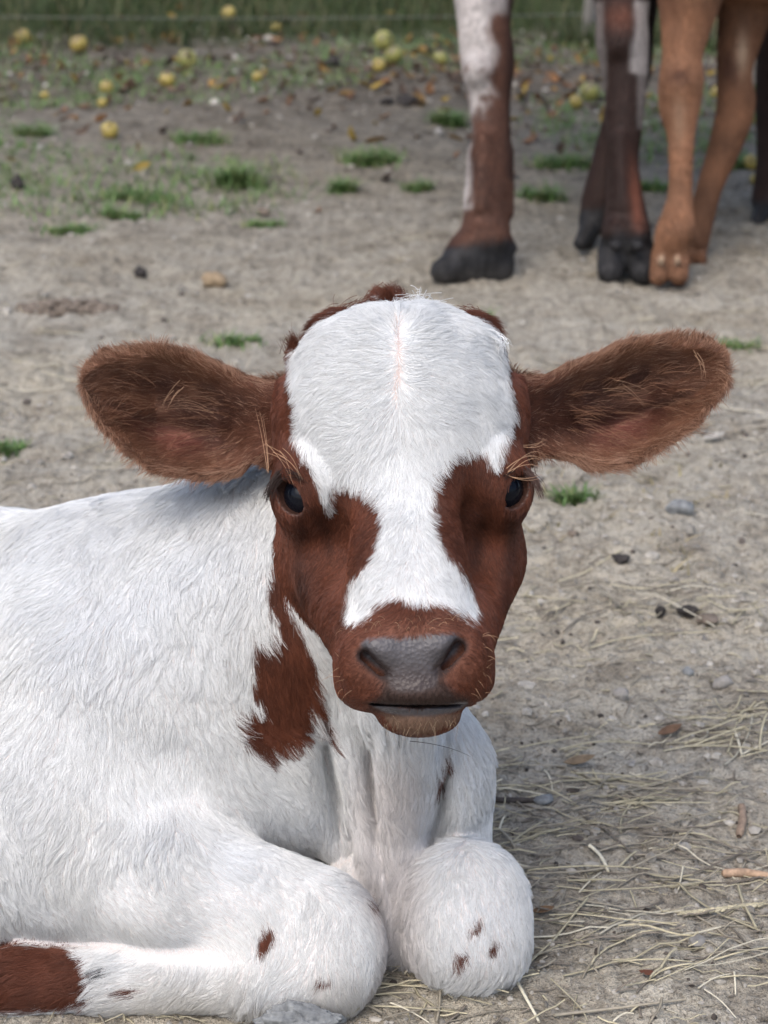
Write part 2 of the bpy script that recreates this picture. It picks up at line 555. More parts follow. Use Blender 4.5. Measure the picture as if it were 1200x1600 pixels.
# the stalks one can pick out -------------------------------------------
stalks = [  # pixel path, radius mm, tone
 ([(577, 1540), (660, 1546), (792, 1545)], 1.0, 0), ([(636, 1542), (695, 1523), (742, 1538)], 1.0, 1), ([(801, 1527), (818, 1562), (842, 1602)], 1.7, 4), ([(842, 1525), (790, 1543)], 0.9, 0),
 ([(610, 1571), (670, 1602)], 0.9, 4), ([(567, 1576), (640, 1580), (730, 1588)], 1.0, 0), ([(575, 1560), (645, 1555)], 0.8, 0), ([(967, 1507), (1080, 1507)], 1.0, 0), ([(1033, 1521), (1086, 1510)], 1.1, 0),
 ([(1116, 1504), (1205, 1484)], 1.1, 0), ([(1091, 1548), (1142, 1526)], 0.9, 4), ([(1147, 1523), (1149, 1558)], 0.9, 4), ([(1108, 1534), (1215, 1534)], 0.8, 0), ([(866, 1592), (965, 1582), (1069, 1567)], 1.8, 2),
 ([(825, 1364), (920, 1362), (1016, 1362)], 1.0, 0), ([(907, 1397), (1010, 1396), (1125, 1381)], 0.9, 1), ([(920, 1326), (938, 1345), (950, 1367)], 2.2, 4), ([(968, 1359), (994, 1335)], 1.5, 1),
 ([(905, 1398), (939, 1367)], 0.9, 4), ([(1061, 1307), (1121, 1317)], 1.0, 0), ([(772, 1199), (885, 1201)], 1.1, 2), ([(900, 1212), (970, 1220), (1050, 1226)], 1.0, 0), ([(821, 1227), (900, 1260)], 0.9, 0),
 ([(814, 933), (860, 941), (914, 944)], 1.0, 0), ([(818, 936), (836, 920)], 1.4, 1), ([(922, 1016), (990, 1000), (1125, 990)], 1.2, 1), ([(975, 1122), (997, 1094), (1039, 1120)], 0.8, 3),
 ([(874, 1175), (940, 1165), (1024, 1168)], 1.1, 1), ([(1080, 1171), (1140, 1150), (1205, 1128)], 1.1, 0), ([(1147, 1145), (1159, 1184)], 1.6, 4), ([(1160, 1182), (1205, 1160)], 1.2, 4), ([(810, 1172), (930, 1153)], 1.0, 1),
 ([(800, 1320), (858, 1283)], 1.1, 1), ([(780, 1300), (790, 1278)], 1.2, 4), ([(782, 1302), (805, 1330)], 1.6, 2), ([(860, 1533), (905, 1580), (918, 1600)], 0.8, 1), ([(1050, 1240), (1130, 1243), (1205, 1260)], 0.9, 3),
 ([(830, 1330), (930, 1322)], 0.8, 2), ([(1020, 1322), (1080, 1345), (1150, 1365)], 1.1, 3), ([(940, 1258), (1110, 1258)], 1.0, 1), ([(1070, 1170), (1205, 1178)], 1.3, 1), ([(1000, 1310), (1160, 1320), (1205, 1292)], 0.8, 2),
 ([(958, 1600), (990, 1588)], 0.9, 4), ([(1100, 1550), (1150, 1595)], 0.8, 4), ([(760, 1190), (830, 1178)], 0.9, 2), ([(8, 1500), (40, 1530), (46, 1535)], 1.1, 2), ([(42, 1510), (48, 1560)], 1.0, 1), ([(0, 1588), (60, 1582)], 1.2, 1), ([(190, 1570), (195, 1600)], 0.9, 1),
]
stalk_labels = ['long pale straw running from the near knee under the far knee', 'arched straw loop lying in front of the far knee', 'broad pale straw slanting down at the bottom right of the far knee', 'short straw tip touching the far knee at its lower right', 'thin pale straw slanting off the bottom edge near the near knee', 'low straw at the bottom edge beside the near knee', 'short straw just right of the near knee', 'level straw with a short slanting straw at its right end', 'short slanting straw beside the small reddish leaf', 'straw leaving the right edge just above the crossed straws', 'pale slanting straw of the crossed pair at the lower right', 'upright pale bit of straw crossing a level straw', 'level straw crossed by an upright bit at the lower right', 'broad greyish straw along the bottom right of the calf', 'long level straw touching the right side of the far knee', 'long gently bowed straw below the level straw at the far knee', 'bent broad pale leaf sheath right of the far knee', 'short straw standing off the end of the long level straw', 'short slanting straw above the bowed long straw', 'short yellow straw left of the pale wood stick', 'weathered straw beside the far shoulder', 'long pale straw under the pale brown leaf scrap', 'slanting straw right of the dark twig by the shoulder', 'straight yellow straw right of the muzzle, its end hooked', 'short hooked bit at the left end of the muzzle straw', 'long pale straw under the two dark clods', 'dark bent stalk forming an arch on the soil', 'long straw left of the curled brown dead leaf', 'slanting yellow straw reaching the right edge by the forked straw', 'upright blade of the forked pale straw at the right', 'slanting blade of the forked pale straw at the right edge', 'pale straw slanting up beside the chest', 'slanting straw right of the notch above the far knee', 'upright pale end of a bent straw at the far knee', 'broad greyish straw bit leaning on top of the far knee', 'thin curved straw running down to the bottom edge', 'dark thin stalk right of the brown dead stem', 'greyish straw lying above the long level straw', 'greyish dark stalk slanting toward the pale wood stick', 'long thin straw left of the brown dead stem', 'pale broad straw along the right edge below the forked straw', 'thin bowed stalk above the pale wood stick', 'short pale straw on the bottom edge right of the thin curved straw', 'thin pale straw slanting at the bottom right corner', 'short straw against the side of the far shoulder', 'grey stalk bent across the brown fetlock at the left edge', 'short upright straw against the brown fetlock', 'short straw in the bottom left corner', 'upright straw bit under the folded near cannon']
assert len(stalk_labels) == len(stalks)
for (path, r, tn), lab in zip(stalks, stalk_labels):
    pix = smooth_poly(path, 5, False) if len(path) > 2 else np.linspace(path[0], path[1], 6)
    p = np.array([on_ground(x, y) for x, y in pix])
    r = r * 0.00068
    p[:, 2] += r * 1.0 + 0.0015 + 0.003 * np.sin(np.linspace(0, math.pi, len(p))) * RNG.random()
    v, f = tube(p, np.linspace(1.15, 0.8, len(p)) * r, 6, 0.7)
    o = mesh_np('straw_stalk', v, f, straw_m, None, True, p.mean(0))
    vcol(o, 'tone', np.tile(STRAWC[tn] * RNG.uniform(0.95, 1.2), (len(v), 1)))
    tag(o, lab, 'straw', 'loose straw stalks on the soil')

# the ripe ear of corn
base, tipp = on_ground(1205, 1417, 0.003), on_ground(1058, 1435, 0.003)
ear = tag(empty('grain_ear', (base + tipp) / 2), 'dry bearded grain ear lying flat at the right edge of the soil', 'grain ear')
axis_ = tipp - base; ln = np.linalg.norm(axis_); ax_ = axis_ / ln; side = np.cross(ax_, [0, 0, 1.0])
p = np.linspace(base, tipp, 8); v, f = tube(p, 0.0007, 5)
o = mesh_np('stem', v, f, straw_m, ear, True, (base + tipp) / 2); vcol(o, 'tone', np.tile(STRAWC[1], (len(v), 1)))
gb = Bag(); iv, iF = ico(2)
for k in range(26):
    t = 0.12 + 0.84 * k / 26; c = base + axis_ * t + side * (0.0011 if k % 2 else -0.0011)
    d = ax_ * 0.9 + side * (0.45 if k % 2 else -0.45); d /= np.linalg.norm(d); s2 = np.cross(d, [0, 0, 1.0])
    v = iv[:, :1] * d * 0.0034 + iv[:, 1:2] * s2 * 0.0012 + iv[:, 2:] * np.array([0, 0, 0.0012])
    gb.add(v + c, iF, STRAWC[0] * RNG.uniform(0.8, 1.1))
o = gb.build('grain', straw_m); o.parent = ear; o.location = -ear.location

# stones and clods -------------------------------------------------------
stone_m = simple_mat('grey_stone', (0.12, 0.125, 0.13), (0.30, 0.31, 0.31), 130, 0.85, 0.9, 0.002)
pale_m = simple_mat('pale_stone', (0.24, 0.22, 0.20), (0.36, 0.34, 0.31), 90, 0.8, 0.5, 0.002)
dark_m = simple_mat('dark_clod', (0.020, 0.018, 0.018), (0.06, 0.052, 0.048), 120, 0.85, 0.7, 0.002)
brown_m = simple_mat('brown_clod', (0.12, 0.095, 0.075), (0.22, 0.18, 0.145), 70, 0.95, 0.8, 0.004)
tan_m = simple_mat('tan_clod', (0.22, 0.16, 0.10), (0.34, 0.26, 0.17), 90, 0.95, 0.8, 0.003)
def put_rock(name, label, cat, px_, py_, w, h, mat, seed, sub=3, group=None, rough=0.25, deep=None, sink=0.25):
    g = on_ground(px_, py_); s = px_m(py_)
    size = (w * s / 2, (deep or w * 0.8) * s / 2, h * s / 2 * 1.15)
    v, f = rock(size, sub, rough, seed)
    g = g + np.array([0, size[1] * 0.3, size[2] * (1 - 2 * sink)])
    o = mesh_np(name, v + g, f, mat, None, True, g)
    tag(o, label, cat, group); return o
put_rock('stone', 'angular grey stone under the front knee of the lying calf', 'stone', 470, 1632, 128, 68, stone_m, 3, 5, rough=0.4, deep=46, sink=0.10)
put_rock('stone', 'pale grey stone half sunk in soil right of the calf eye level', 'stone', 1062, 806, 46, 28, stone_m, 5, 3)
put_rock('stone', 'small rounded pale stone on bare soil left of the right edge', 'stone', 1128, 1074, 28, 20, pale_m, 6, 3)
put_rock('stone', 'small brown grey stone beside the short straws near the muzzle', 'stone', 970, 1092, 26, 17, pale_m, 7, 3)
put_rock('stone', 'tiny bluish grey stone above the rounded pale stone', 'stone', 1074, 1054, 18, 13, stone_m, 8, 3)
put_rock('stone', 'small grey stone between dark twig and straw behind the right knee', 'stone', 850, 1256, 30, 15, stone_m, 9, 3)
put_rock('dung_pellet', 'small black clod alone on the soil right of the calf cheek', 'clod', 972, 878, 28, 15, dark_m, 11, 3, rough=0.4)
put_rock('dung_pellet', 'narrow dark clod standing just left of a broad dark clod', 'clod', 1032, 965, 17, 22, dark_m, 12, 3, rough=0.35)
put_rock('dung_pellet', 'broad dark clod above the hooked straw right of the calf', 'clod', 1078, 962, 36, 22, dark_m, 13, 3, rough=0.45)
put_rock('dung_pellet', 'flat brown clod touching the broad dark clod on its right', 'clod', 1108, 972, 34, 13, brown_m, 14, 3, rough=0.4)
put_rock('dung_pellet', 'small dark brown clod under the eye level on the right soil', 'clod', 895, 838, 20, 12, brown_m, 15, 3)
g = on_ground(108, 486); s = px_m(486); hv, hf = [], []; nn_ = 0
for k in range(170):
    a, r_ = RNG.uniform(0, 6.283), RNG.random() ** 0.6
    v, f = rock(np.array([1.3, 1.1, 0.8]) * RNG.uniform(2, 8.5) * s, 2, 0.4, k + 300, 1.9)
    v = v + g + np.array([math.cos(a) * r_ * 82 * s, math.sin(a) * r_ * 45 * s, (1 - r_) * 16 * s * RNG.random() + 2 * s])
    hv.append(v); hf.append(f + nn_); nn_ += len(v)
tag(mesh_np('dung_heap', np.concatenate(hv), np.concatenate(hf), brown_m, None, False, g), 'low crumbly dung heap on the soil above the left ear', 'dung')
put_rock('dung_heap', 'small round tan dung lump on bare soil above the left ear tip', 'dung', 337, 446, 46, 24, tan_m, 17, 3, rough=0.3)
put_rock('dung_pellet', 'dark round clod on the soil in front of the grass tufts', 'clod', 220, 432, 20, 18, dark_m, 18, 3, rough=0.3)
put_rock('dung_pellet', 'large dark clod lying left of the roan foreleg', 'clod', 637, 166, 34, 20, dark_m, 19, 3, rough=0.4)
put_rock('dung_pellet', 'small dark clod left of the large dark clod', 'clod', 605, 163, 22, 12, dark_m, 20, 3, rough=0.4)
put_rock('dung_pellet', 'dark clod among fallen leaves below the yellow apples', 'clod', 520, 104, 24, 18, dark_m, 21, 3, rough=0.4)
put_rock('dung_pellet', 'dark upright clod at the left end of the grass tufts', 'clod', 28, 296, 20, 26, dark_m, 22, 3, rough=0.4)
put_rock('dung_pellet', 'brown clod behind the short grass left of the roan hoof', 'clod', 412, 335, 22, 12, brown_m, 23, 3, rough=0.4)
# twig, chip, leaves
def stick(name, label, cat, path, r, col, mat=straw_m):
    p = np.array([on_ground(x, y) for x, y in smooth_poly(path, 6, False)])
    p[:, 2] += r * 0.9; rr_ = r * (1 + 0.15 * vnoise(p, 150, 5)); rr_[-1] *= 0.4; rr_[0] *= 0.6
    v, f = tube(p, rr_, 8); o = mesh_np(name, v, f, mat, None, True, p.mean(0)); vcol(o, 'tone', np.tile(np.array(col), (len(v), 1))); tag(o, label, cat)
bark_m = tone_mat('bark', 0.85, 220, 0.35, 0.2, 0.001)
stick('wood_chip', 'pale reddish wood stick at the right edge of the soil', 'stick', [(1128, 1370), (1165, 1369), (1215, 1377)], 0.0031, (0.42, 0.29, 0.20), bark_m)
stick('twig', 'dark thin twig on the soil right of the far shoulder', 'twig', [(768, 1252), (800, 1254), (842, 1253)], 0.0022, (0.07, 0.06, 0.055), bark_m)
stick('twig', 'short brown dead stem with a split end near the right edge', 'twig', [(1154, 1312), (1160, 1285), (1158, 1262)], 0.0030, (0.27, 0.20, 0.15), bark_m)
leaf_m = tone_mat('dead_leaf', 0.65, 180, 0.3, 0.3, 0.0008, 0.2)
def leaf_shape(L, W, curl, n=6):
    V, Fq = [], []
    for i in range(n + 1):
        t = i / n; w = W * math.sin(math.pi * min(max(t, 0.02), 0.98)) ** 0.75
        for j in (-1, 0, 1):
            V.append((t * L - L / 2, j * w / 2, abs(j) * w * 0.35 + curl * L * (t - 0.4) ** 2 * 2))
    for i in range(n):
        for j in (0, 1): Fq.append((i * 3 + j, i * 3 + j + 1, i * 3 + 4 + j, i * 3 + 3 + j))
    return np.array(V), np.array(Fq)
for px_, py_, w, ang, col, lab in ((1046, 1150, 44, 0.5, (0.20, 0.12, 0.075), 'curled brown dead leaf among straws below the dark twig loop'), (1012, 1528, 30, -0.5, (0.17, 0.07, 0.045), 'small reddish dead leaf beside straws at the bottom right'),
        (848, 1430, 36, 0.1, (0.26, 0.16, 0.09), 'brown leaf scrap touching the far knee of the lying calf'), (905, 1198, 50, 0.2, (0.30, 0.22, 0.14), 'pale brown leaf lying in the straw right of the chest'),
        (1115, 690, 40, 0.4, (0.50, 0.47, 0.42), 'pale dry husk on the soil below the right ear tip')):
    g = on_ground(px_, py_); s = px_m(py_)
    v, f = leaf_shape(w * s, w * s * 0.5, 0.35); ca, sa = math.cos(ang), math.sin(ang)
    v = v @ np.array([[ca, sa, 0], [-sa, ca, 0], [0, 0, 1]]); v[:, 2] += 0.002 - v[:, 2].min()
    o = mesh_np('dead_leaf', v + g, f, leaf_m, None, True, g); vcol(o, 'tone', np.tile(np.array(col), (len(v), 1))); tag(o, lab, 'leaf')
    o.modifiers.new('solid', 'SOLIDIFY').thickness = 0.0004

# grass -----------------------------------------------------------------
grass_m = tone_mat('grass_blade', 0.55, 120, 0.2, 0.35, 0.0005, 0.3)
def blades(bag, c, rad, n, h, tones, flatw=1.0, lean=0.5):
    for _ in range(n):
        a = RNG.uniform(0, 2 * math.pi); r = rad * min(abs(RNG.normal(0, 0.62)), 1.7)
        x, y = c[0] + r * math.cos(a) * flatw, c[1] + r * math.sin(a)
        z = float(gheight(np.array([[x, y]]))[0]) - 0.002
        hh = h * RNG.uniform(0.5, 1.25); la = RNG.uniform(0, 2 * math.pi); le = hh * RNG.uniform(0.2, 1.2) * lean
        w = RNG.uniform(0.0009, 0.0019) * (1 + hh * 4); pa = la + math.pi / 2
        t = np.array([0, 0.4, 0.75, 1.0]); wd = np.array([1, 0.85, 0.5, 0.06]) * w
        cx = x + np.cos(la) * le * t ** 1.8; cy = y + np.sin(la) * le * t ** 1.8; cz = z + hh * (t - 0.25 * t ** 2)
        o1 = np.stack([cx + np.cos(pa) * wd, cy + np.sin(pa) * wd, cz], 1); o2 = np.stack([cx - np.cos(pa) * wd, cy - np.sin(pa) * wd, cz], 1)
        v = np.empty((8, 3)); v[0::2] = o1; v[1::2] = o2
        f = np.array([(0, 1, 3, 2), (2, 3, 5, 4), (4, 5, 7, 6)])
        bag.add(v, f, tones[RNG.integers(len(tones))] * RNG.uniform(0.7, 1.25))
GREENS = [np.array(c) for c in ((0.140, 0.245, 0.080), (0.180, 0.275, 0.095), (0.115, 0.205, 0.065), (0.25, 0.27, 0.12))]
tufts = [(50, 212, 62, 34, 'left edge'), (310, 222, 84, 34, ''), (215, 310, 140, 34, ''), (372, 290, 72, 62, ''), (580, 258, 92, 44, ''), (535, 300, 44, 40, ''), (108, 362, 84, 26, ''), (412, 355, 62, 24, ''), (190, 342, 70, 30, ''),
    (12, 706, 52, 30, ''), (898, 782, 60, 40, ''), (880, 262, 100, 44, ''), (845, 312, 70, 40, ''), (1015, 300, 60, 40, ''), (1150, 545, 70, 34, ''), (372, 538, 90, 24, ''), (770, 500, 24, 34, ''), (700, 196, 60, 40, ''), (1150, 262, 50, 40, ''), (655, 300, 44, 30, '')]
tl = ['short green grass patch at the far left below the apples', 'bright green grass tuft left of centre behind the bare soil', 'long flat grass clump with dark base above the left ear', 'tall upright grass tuft left of the roan foreleg group',
    'green grass patch between tall tuft and the roan foreleg', 'narrow grass tuft just in front of a larger green patch', 'thin grass patch nearest the bare soil on the left', 'small green tuft on soil above the calf poll', 'thin green tuft in front of the long flat clump',
    'small grass tuft on the soil at the left edge beside the left ear', 'small green weed on the soil below the right ear', 'grass patch between the roan and the dark foreleg', 'grass tuft on the soil below the patch between forelegs', 'green tuft between dark leg and tan calf leg',
    'thin grass patch above the right ear tip', 'faint yellowish grass left of the calf poll', 'single slender green blade right of the calf poll', 'grass patch left of the roan foreleg knee', 'green tuft behind the tan calf at the right edge', 'small tuft close left of the roan foreleg']
for (px_, py_, w, h, _), lab in zip(tufts, tl):
    g = on_ground(px_, py_); s = px_m(py_)
    bag = Bag(); area = w * s
    n = int(50 + 2300 * area) if w > 30 else 9
    for q in (np.linspace(-0.3, 0.3, 7) if w > 30 else (0.0,)):      # a tuft is a row of loose crowns of unequal size
        c_ = g[:2] + np.array([q * w * s, RNG.normal(0, 0.06) * w * s])
        blades(bag, c_, w * s * RNG.uniform(0.24, 0.40), n // 7 + 11, h * s * RNG.uniform(0.4, 0.8), GREENS, 1.0, 1.3)
    o = bag.build('grass_tuft', grass_m)
    o.data.transform(Matrix.Translation(-Vector(g))); o.location = Vector(g)
    tag(o, lab, 'grass tuft', 'grass tufts growing on the bare soil')
# sparse blades and the rough verge
bag = Bag()
for q in scatter_n(4200, 2.8, 5.4, 0.26):
    if vnoise(q[None], 1.7, 61)[0] > -0.02: blades(bag, q, 0.06, 6, 0.026, GREENS, 1, 1.2)
VERGE = [np.array(c) for c in ((0.045, 0.075, 0.022), (0.065, 0.10, 0.030), (0.035, 0.060, 0.020), (0.09, 0.10, 0.04), (0.17, 0.15, 0.075))]
DRY = [np.array(c) for c in ((0.30, 0.26, 0.15), (0.36, 0.30, 0.18), (0.22, 0.19, 0.12))]
for q in scatter_n(220, 1.75, 2.6, 0.26):
    if vnoise(q[None], 3, 62)[0] > 0.1: blades(bag, q, 0.03, 8, 0.012, DRY, 1, 2.0)
for _ in range(3600):
    y = RNG.uniform(5.2, 7.4) ; x = RNG.uniform(-2.0, 2.0)
    if y < 5.6 and vnoise(np.array([[x, y]]), 2, 63)[0] < 0: continue
    blades(bag, (x, y), 0.05, 7, 0.075, VERGE, 1, 0.8)
tag(bag.build('grass', grass_m), kind='stuff')

# fallen leaves -----------------------------------------------------------
bag = Bag()
LC = [np.array(c) for c in ((0.25, 0.125, 0.055), (0.19, 0.105, 0.06), (0.30, 0.18, 0.06), (0.16, 0.105, 0.075), (0.36, 0.25, 0.06), (0.11, 0.08, 0.065))]
for k in range(860):
    y = RNG.normal(4.75, 0.5); x = RNG.uniform(-1.3, 1.35) if k < 650 else RNG.normal(0.08, 0.28)
    if k >= 650: y = RNG.normal(5.0, 0.3)
    if y < 3.0 or y > 5.9: continue
    g = np.array([x, y, float(gheight(np.array([[x, y]]))[0])])
    L = RNG.uniform(0.015, 0.042); v, f = leaf_shape(L, L * RNG.uniform(0.4, 0.7), RNG.uniform(0, 0.9), 3)
    e = np.array(Euler((RNG.normal(0, 0.4), RNG.normal(0, 0.4), RNG.uniform(0, 6.28))).to_matrix())
    v = v @ e.T; v[:, 2] -= v[:, 2].min() - 0.001
    bag.add(v + g, f, LC[RNG.integers(6)] * RNG.uniform(0.6, 1.1))
tag(bag.build('leaves', leaf_m), kind='stuff')

# windfall apples -----------------------------------------------------------
apple_m, nt, b = new_mat('apple_skin')
oc = objco(nt); n1 = noise_node(nt, 38, 4, 0.6, oc)
r = ramp(nt, n1.outputs[0], [(0.36, (0.17, 0.12, 0.06)), (0.46, (0.37, 0.29, 0.075)), (0.62, (0.44, 0.34, 0.085)), (0.75, (0.30, 0.17, 0.06))])
nt.links.new(r.outputs[0], b.inputs['Base Color']); b.inputs['Roughness'].default_value = 0.45
green_m, nt, b = new_mat('green_apple_skin')
oc = objco(nt); n1 = noise_node(nt, 38, 4, 0.6, oc)
r = ramp(nt, n1.outputs[0], [(0.36, (0.14, 0.11, 0.06)), (0.46, (0.26, 0.26, 0.075)), (0.62, (0.32, 0.30, 0.085)), (0.8, (0.20, 0.15, 0.06))])
nt.links.new(r.outputs[0], b.inputs['Base Color']); b.inputs['Roughness'].default_value = 0.45
stem_m = simple_mat('apple_stem', (0.05, 0.035, 0.02), (0.09, 0.06, 0.035), 200)
def apple_mesh(R):
    nth, nph = 16, 20; V, Fq = [], []
    for i in range(nth + 1):
        th = math.pi * i / nth
        r_ = R * (1 - 0.16 * math.exp(-(th / 0.5) ** 2) - 0.10 * math.exp(-((math.pi - th) / 0.4) ** 2))
        for j in range(nph):
            ph = 2 * math.pi * j / nph
            rr_ = r_ * (1 + 0.03 * math.cos(5 * ph) * (th / math.pi) ** 2)
            V.append((rr_ * math.sin(th) * math.cos(ph), rr_ * math.sin(th) * math.sin(ph), R * 0.92 * math.cos(th) - R * 0.28 * math.exp(-(th / 0.35) ** 2) + R * 0.16 * math.exp(-((math.pi - th) / 0.3) ** 2)))
    for i in range(nth):
        for j in range(nph): Fq.append((i * nph + j, (i + 1) * nph + j, (i + 1) * nph + (j + 1) % nph, i * nph + (j + 1) % nph))
    return np.array(V), np.array(Fq)
apples = [(124, 66, 15, 0, 'large yellow windfall apple at the upper left edge of the verge'), (293, 88, 16, 1, 'greenish yellow apple right of the large yellow one'), (262, 122, 14, 0, 'bright yellow apple in front of the greenish left apple'),
    (167, 134, 12, 0, 'small yellow apple left of the bright yellow apple'), (160, 158, 9, 0, 'tiny yellow apple just below a small yellow apple'), (36, 56, 15, 0, 'dull yellow apple in the grass at the left edge'),
    (600, 60, 17, 1, 'greenish apple topmost of the cluster left of the roan leg'), (616, 82, 16, 1, 'green yellow apple in the middle of the cluster'), (592, 99, 12, 0, 'small yellow apple lowest of the cluster'), (688, 88, 13, 1, 'greenish apple close left of the roan foreleg'),
    (172, 200, 15, 0, 'half buried yellow apple among the left grass patches'), (70, 147, 8, 0, 'little pale apple at far left between leaves'), (357, 18, 12, 0, 'yellow apple high in the grass verge'), (922, 140, 17, 1, 'greenish apple between the roan and dark leg'), (900, 156, 12, 0, 'orange yellow apple beside a greenish one between the legs'),
    (1118, 142, 11, 0, 'yellow apple seen between the tan calf legs'), (1174, 250, 14, 0, 'yellow apple behind the tan calf at the right edge'), (1180, 277, 10, 0, 'small orange apple below a yellow one at the right edge'), (402, 118, 9, 0, 'small dull apple among leaves right of the bright one'), (432, 40, 8, 0, 'small orange apple at the edge of the verge')]
for px_, py_, r_, gm, lab in apples:
    g = on_ground(px_, py_ + r_); R = r_ * px_m(py_) * 0.92
    c = g + np.array([0, 0, R * 0.80])
    root_ = tag(empty('apple', g), lab, 'apple', 'windfall apples on the soil')
    e = np.array(Euler((RNG.uniform(-1.3, 1.3), RNG.uniform(-1.3, 1.3), RNG.uniform(0, 6))).to_matrix())
    v, f = apple_mesh(R); mesh_np('fruit', v @ e.T + c, f, green_m if gm else apple_m, root_, True, g)
    p = np.array([(0, 0, R * 0.5), (0.1 * R, 0, R * 0.9), (0.25 * R, 0, R * 1.2)]); v, f = tube(p, R * 0.06, 5)
    mesh_np('stem', v @ e.T + c, f, stem_m, root_, True, g)

# ================================================================== FENCE
wood_m = simple_mat('weathered_post', (0.17, 0.16, 0.15), (0.27, 0.255, 0.235), 60, 0.9, 0.6, 0.003)
wire_m, nt, b = new_mat('fence_wire'); b.inputs['Base Color'].default_value = (0.22, 0.22, 0.21, 1); b.inputs['Metallic'].default_value = 0.8; b.inputs['Roughness'].default_value = 0.5
fy = 5.45
fence = tag(empty('wire_fence', (0.6, fy, 0)), 'low wire fence with grey wooden posts along the grass verge', 'fence')
for fx in (0.558, -1.55, 2.7):
    v, f = tube(np.array([(fx, fy, -0.1), (fx + 0.005, fy, 0.5), (fx, fy + 0.005, 1.25)]), np.array([0.027, 0.026, 0.025]), 14)
    v[:, :2] += 0.003 * np.stack([vnoise(v, 14, 3), vnoise(v, 14, 4)], 1)
    top = np.arange(len(v) - 14, len(v)); v = np.concatenate([v, v[top].mean(0, keepdims=True)])
    f = np.concatenate([f, np.array([(top[j], top[(j + 1) % 14], len(v) - 1, len(v) - 1) for j in range(14)])])
    mesh_np('post', v, f, wood_m, fence, True, (fx, fy, 0))
for zz_ in (0.07, 0.15, 0.25, 0.36, 0.50, 0.66, 0.84, 1.05):
    xw = np.linspace(-1.55, 2.7, 40); p = np.stack([xw, np.full(40, fy - 0.029), zz_ - 0.012 * np.abs(np.sin((xw - 0.61) / 2.1 * math.pi))], 1)
    v, f = tube(p, 0.0010, 5); mesh_np('wire', v, f, wire_m, fence, True, (0.6, fy, zz_))

# ================================================================== THE LYING CALF
# -------- body surface: head, neck, trunk and folded legs in one skin
HEAD = Field()
def hc(px, py, dz, rx, ry, rz, k=0.02, R=None, sub=False):
    HEAD.el(P(px, py, dz), [PR(rx, dz), PR(ry, dz), PR(rz, dz)], k, R, sub)
def hr(a, b, k=0.02, sub=False):
    HEAD.rc(P(*a[:3]), P(*b[:3]), PR(a[3], a[2]), PR(b[3], b[2]), k, sub)

hc(622, 638, 150, 157, 144, 138)                       # cranium
hc(622, 580, 165, 110, 82, 100, 0.03)                  # poll
hc(540, 568, 160, 62, 56, 76, 0.015)
hc(446, 655, 165, 20, 62, 50, 0.02)                  # roots of the ears
hc(806, 648, 165, 20, 62, 50, 0.02)
hc(550, 524, 232, 60, 38, 40, 0.012)
hc(608, 492, 228, 30, 30, 30, 0.008)
hc(730, 526, 232, 42, 32, 40, 0.012)
hc(474, 570, 225, 24, 32, 36, 0.014)
hc(590, 522, 160, 44, 28, 50, 0.010)
hc(664, 514, 160, 44, 30, 50, 0.010)
hc(716, 564, 160, 62, 58, 76, 0.015)
hr((623, 505, 52, 7), (624, 640, 2, 6), 0.016, True)       # parting groove
hc(626, 690, 105, 162, 148, 118, 0.03)                 # forehead
hc(489, 768, 112, 54, 72, 76, 0.02)                   # orbits
hc(765, 760, 112, 46, 72, 76, 0.02)
hr((629, 770, 95, 124), (646, 985, -105, 84), 0.03)    # bridge of the nose
hc(630, 850, 195, 174, 155, 150, 0.025)                # cheeks
hr((632, 900, 170, 140), (648, 1060, -55, 76), 0.025)  # jaws
hr((505, 880, 150, 54), (566, 1010, -40, 44), 0.025)
hr((758, 880, 150, 50), (728, 1000, -40, 42), 0.025)
hc(647, 1030, -125, 108, 64, 80, 0.02)                 # muzzle
hc(584, 1048, -118, 56, 54, 66, 0.014)                 # lips
hc(708, 1040, -118, 56, 54, 66, 0.014)
hc(563, 1074, -112, 34, 29, 50, 0.008)
hc(733, 1064, -112, 34, 29, 50, 0.008)
hc(648, 1075, -128, 80, 28, 84, 0.012)
hr((588, 1008, -172, 28), (700, 1003, -172, 28), 0.014) # top of the nose pad
hc(592, 1014, -198, 26, 17, 16, 0.008)                 # lobes of the pad over the nostrils
hc(692, 1008, -198, 26, 17, 16, 0.008)
hc(553, 1034, -170, 17, 30, 22, 0.012)                 # nostril wings
hc(736, 1024, -170, 17, 30, 22, 0.012)
hc(655, 1118, -92, 63, 33, 66, 0.008)                  # chin
hc(513, 840, 18, 26, 44, 26, 0.03, None, True)         # hollows below the inner eye corners
hc(744, 842, 18, 24, 50, 24, 0.03, None, True)
# nostrils
hr((570, 1022, -205, 7), (597, 1049, -216, 9), 0.006, True)
hr((572, 1026, -180, 12), (600, 1048, -180, 13), 0.006, True)
hr((717, 1008, -205, 9), (688, 1043, -216, 10), 0.006, True)
hr((714, 1016, -180, 14), (690, 1042, -180, 13), 0.006, True)
# mouth slit
hc(655, 1102, -165, 80, 2.4, 66, 0.003, rotm(rz=-1.5), True)
# eyes
EYES = []; LIDS = []
for cx, cy, cz, sx, tilt in ((480, 775, 64, -1, 0), (781, 766, 64, 1, 0)):
    c = P(cx, cy, cz); n = np.array([sx * 0.60, 0.04, -0.80]); n /= np.linalg.norm(n)
    HEAD.el(c + n * PR(2), [PR(39.5)] * 3, 0.026)
    EYES.append((c, n, sx))
for c, n, sx in EYES:
    la = np.array([-sx * 0.62, -0.75, -0.10])
    la -= n * (la @ n); la /= np.linalg.norm(la)
    wa = np.cross(n, la)
    R = np.stack([la, wa, n], 1)
    HEAD.el(c + n * PR(40), [PR(34), PR(23), PR(44)], 0.002, R, True)
    LIDS.append((c + n * PR(38), R))

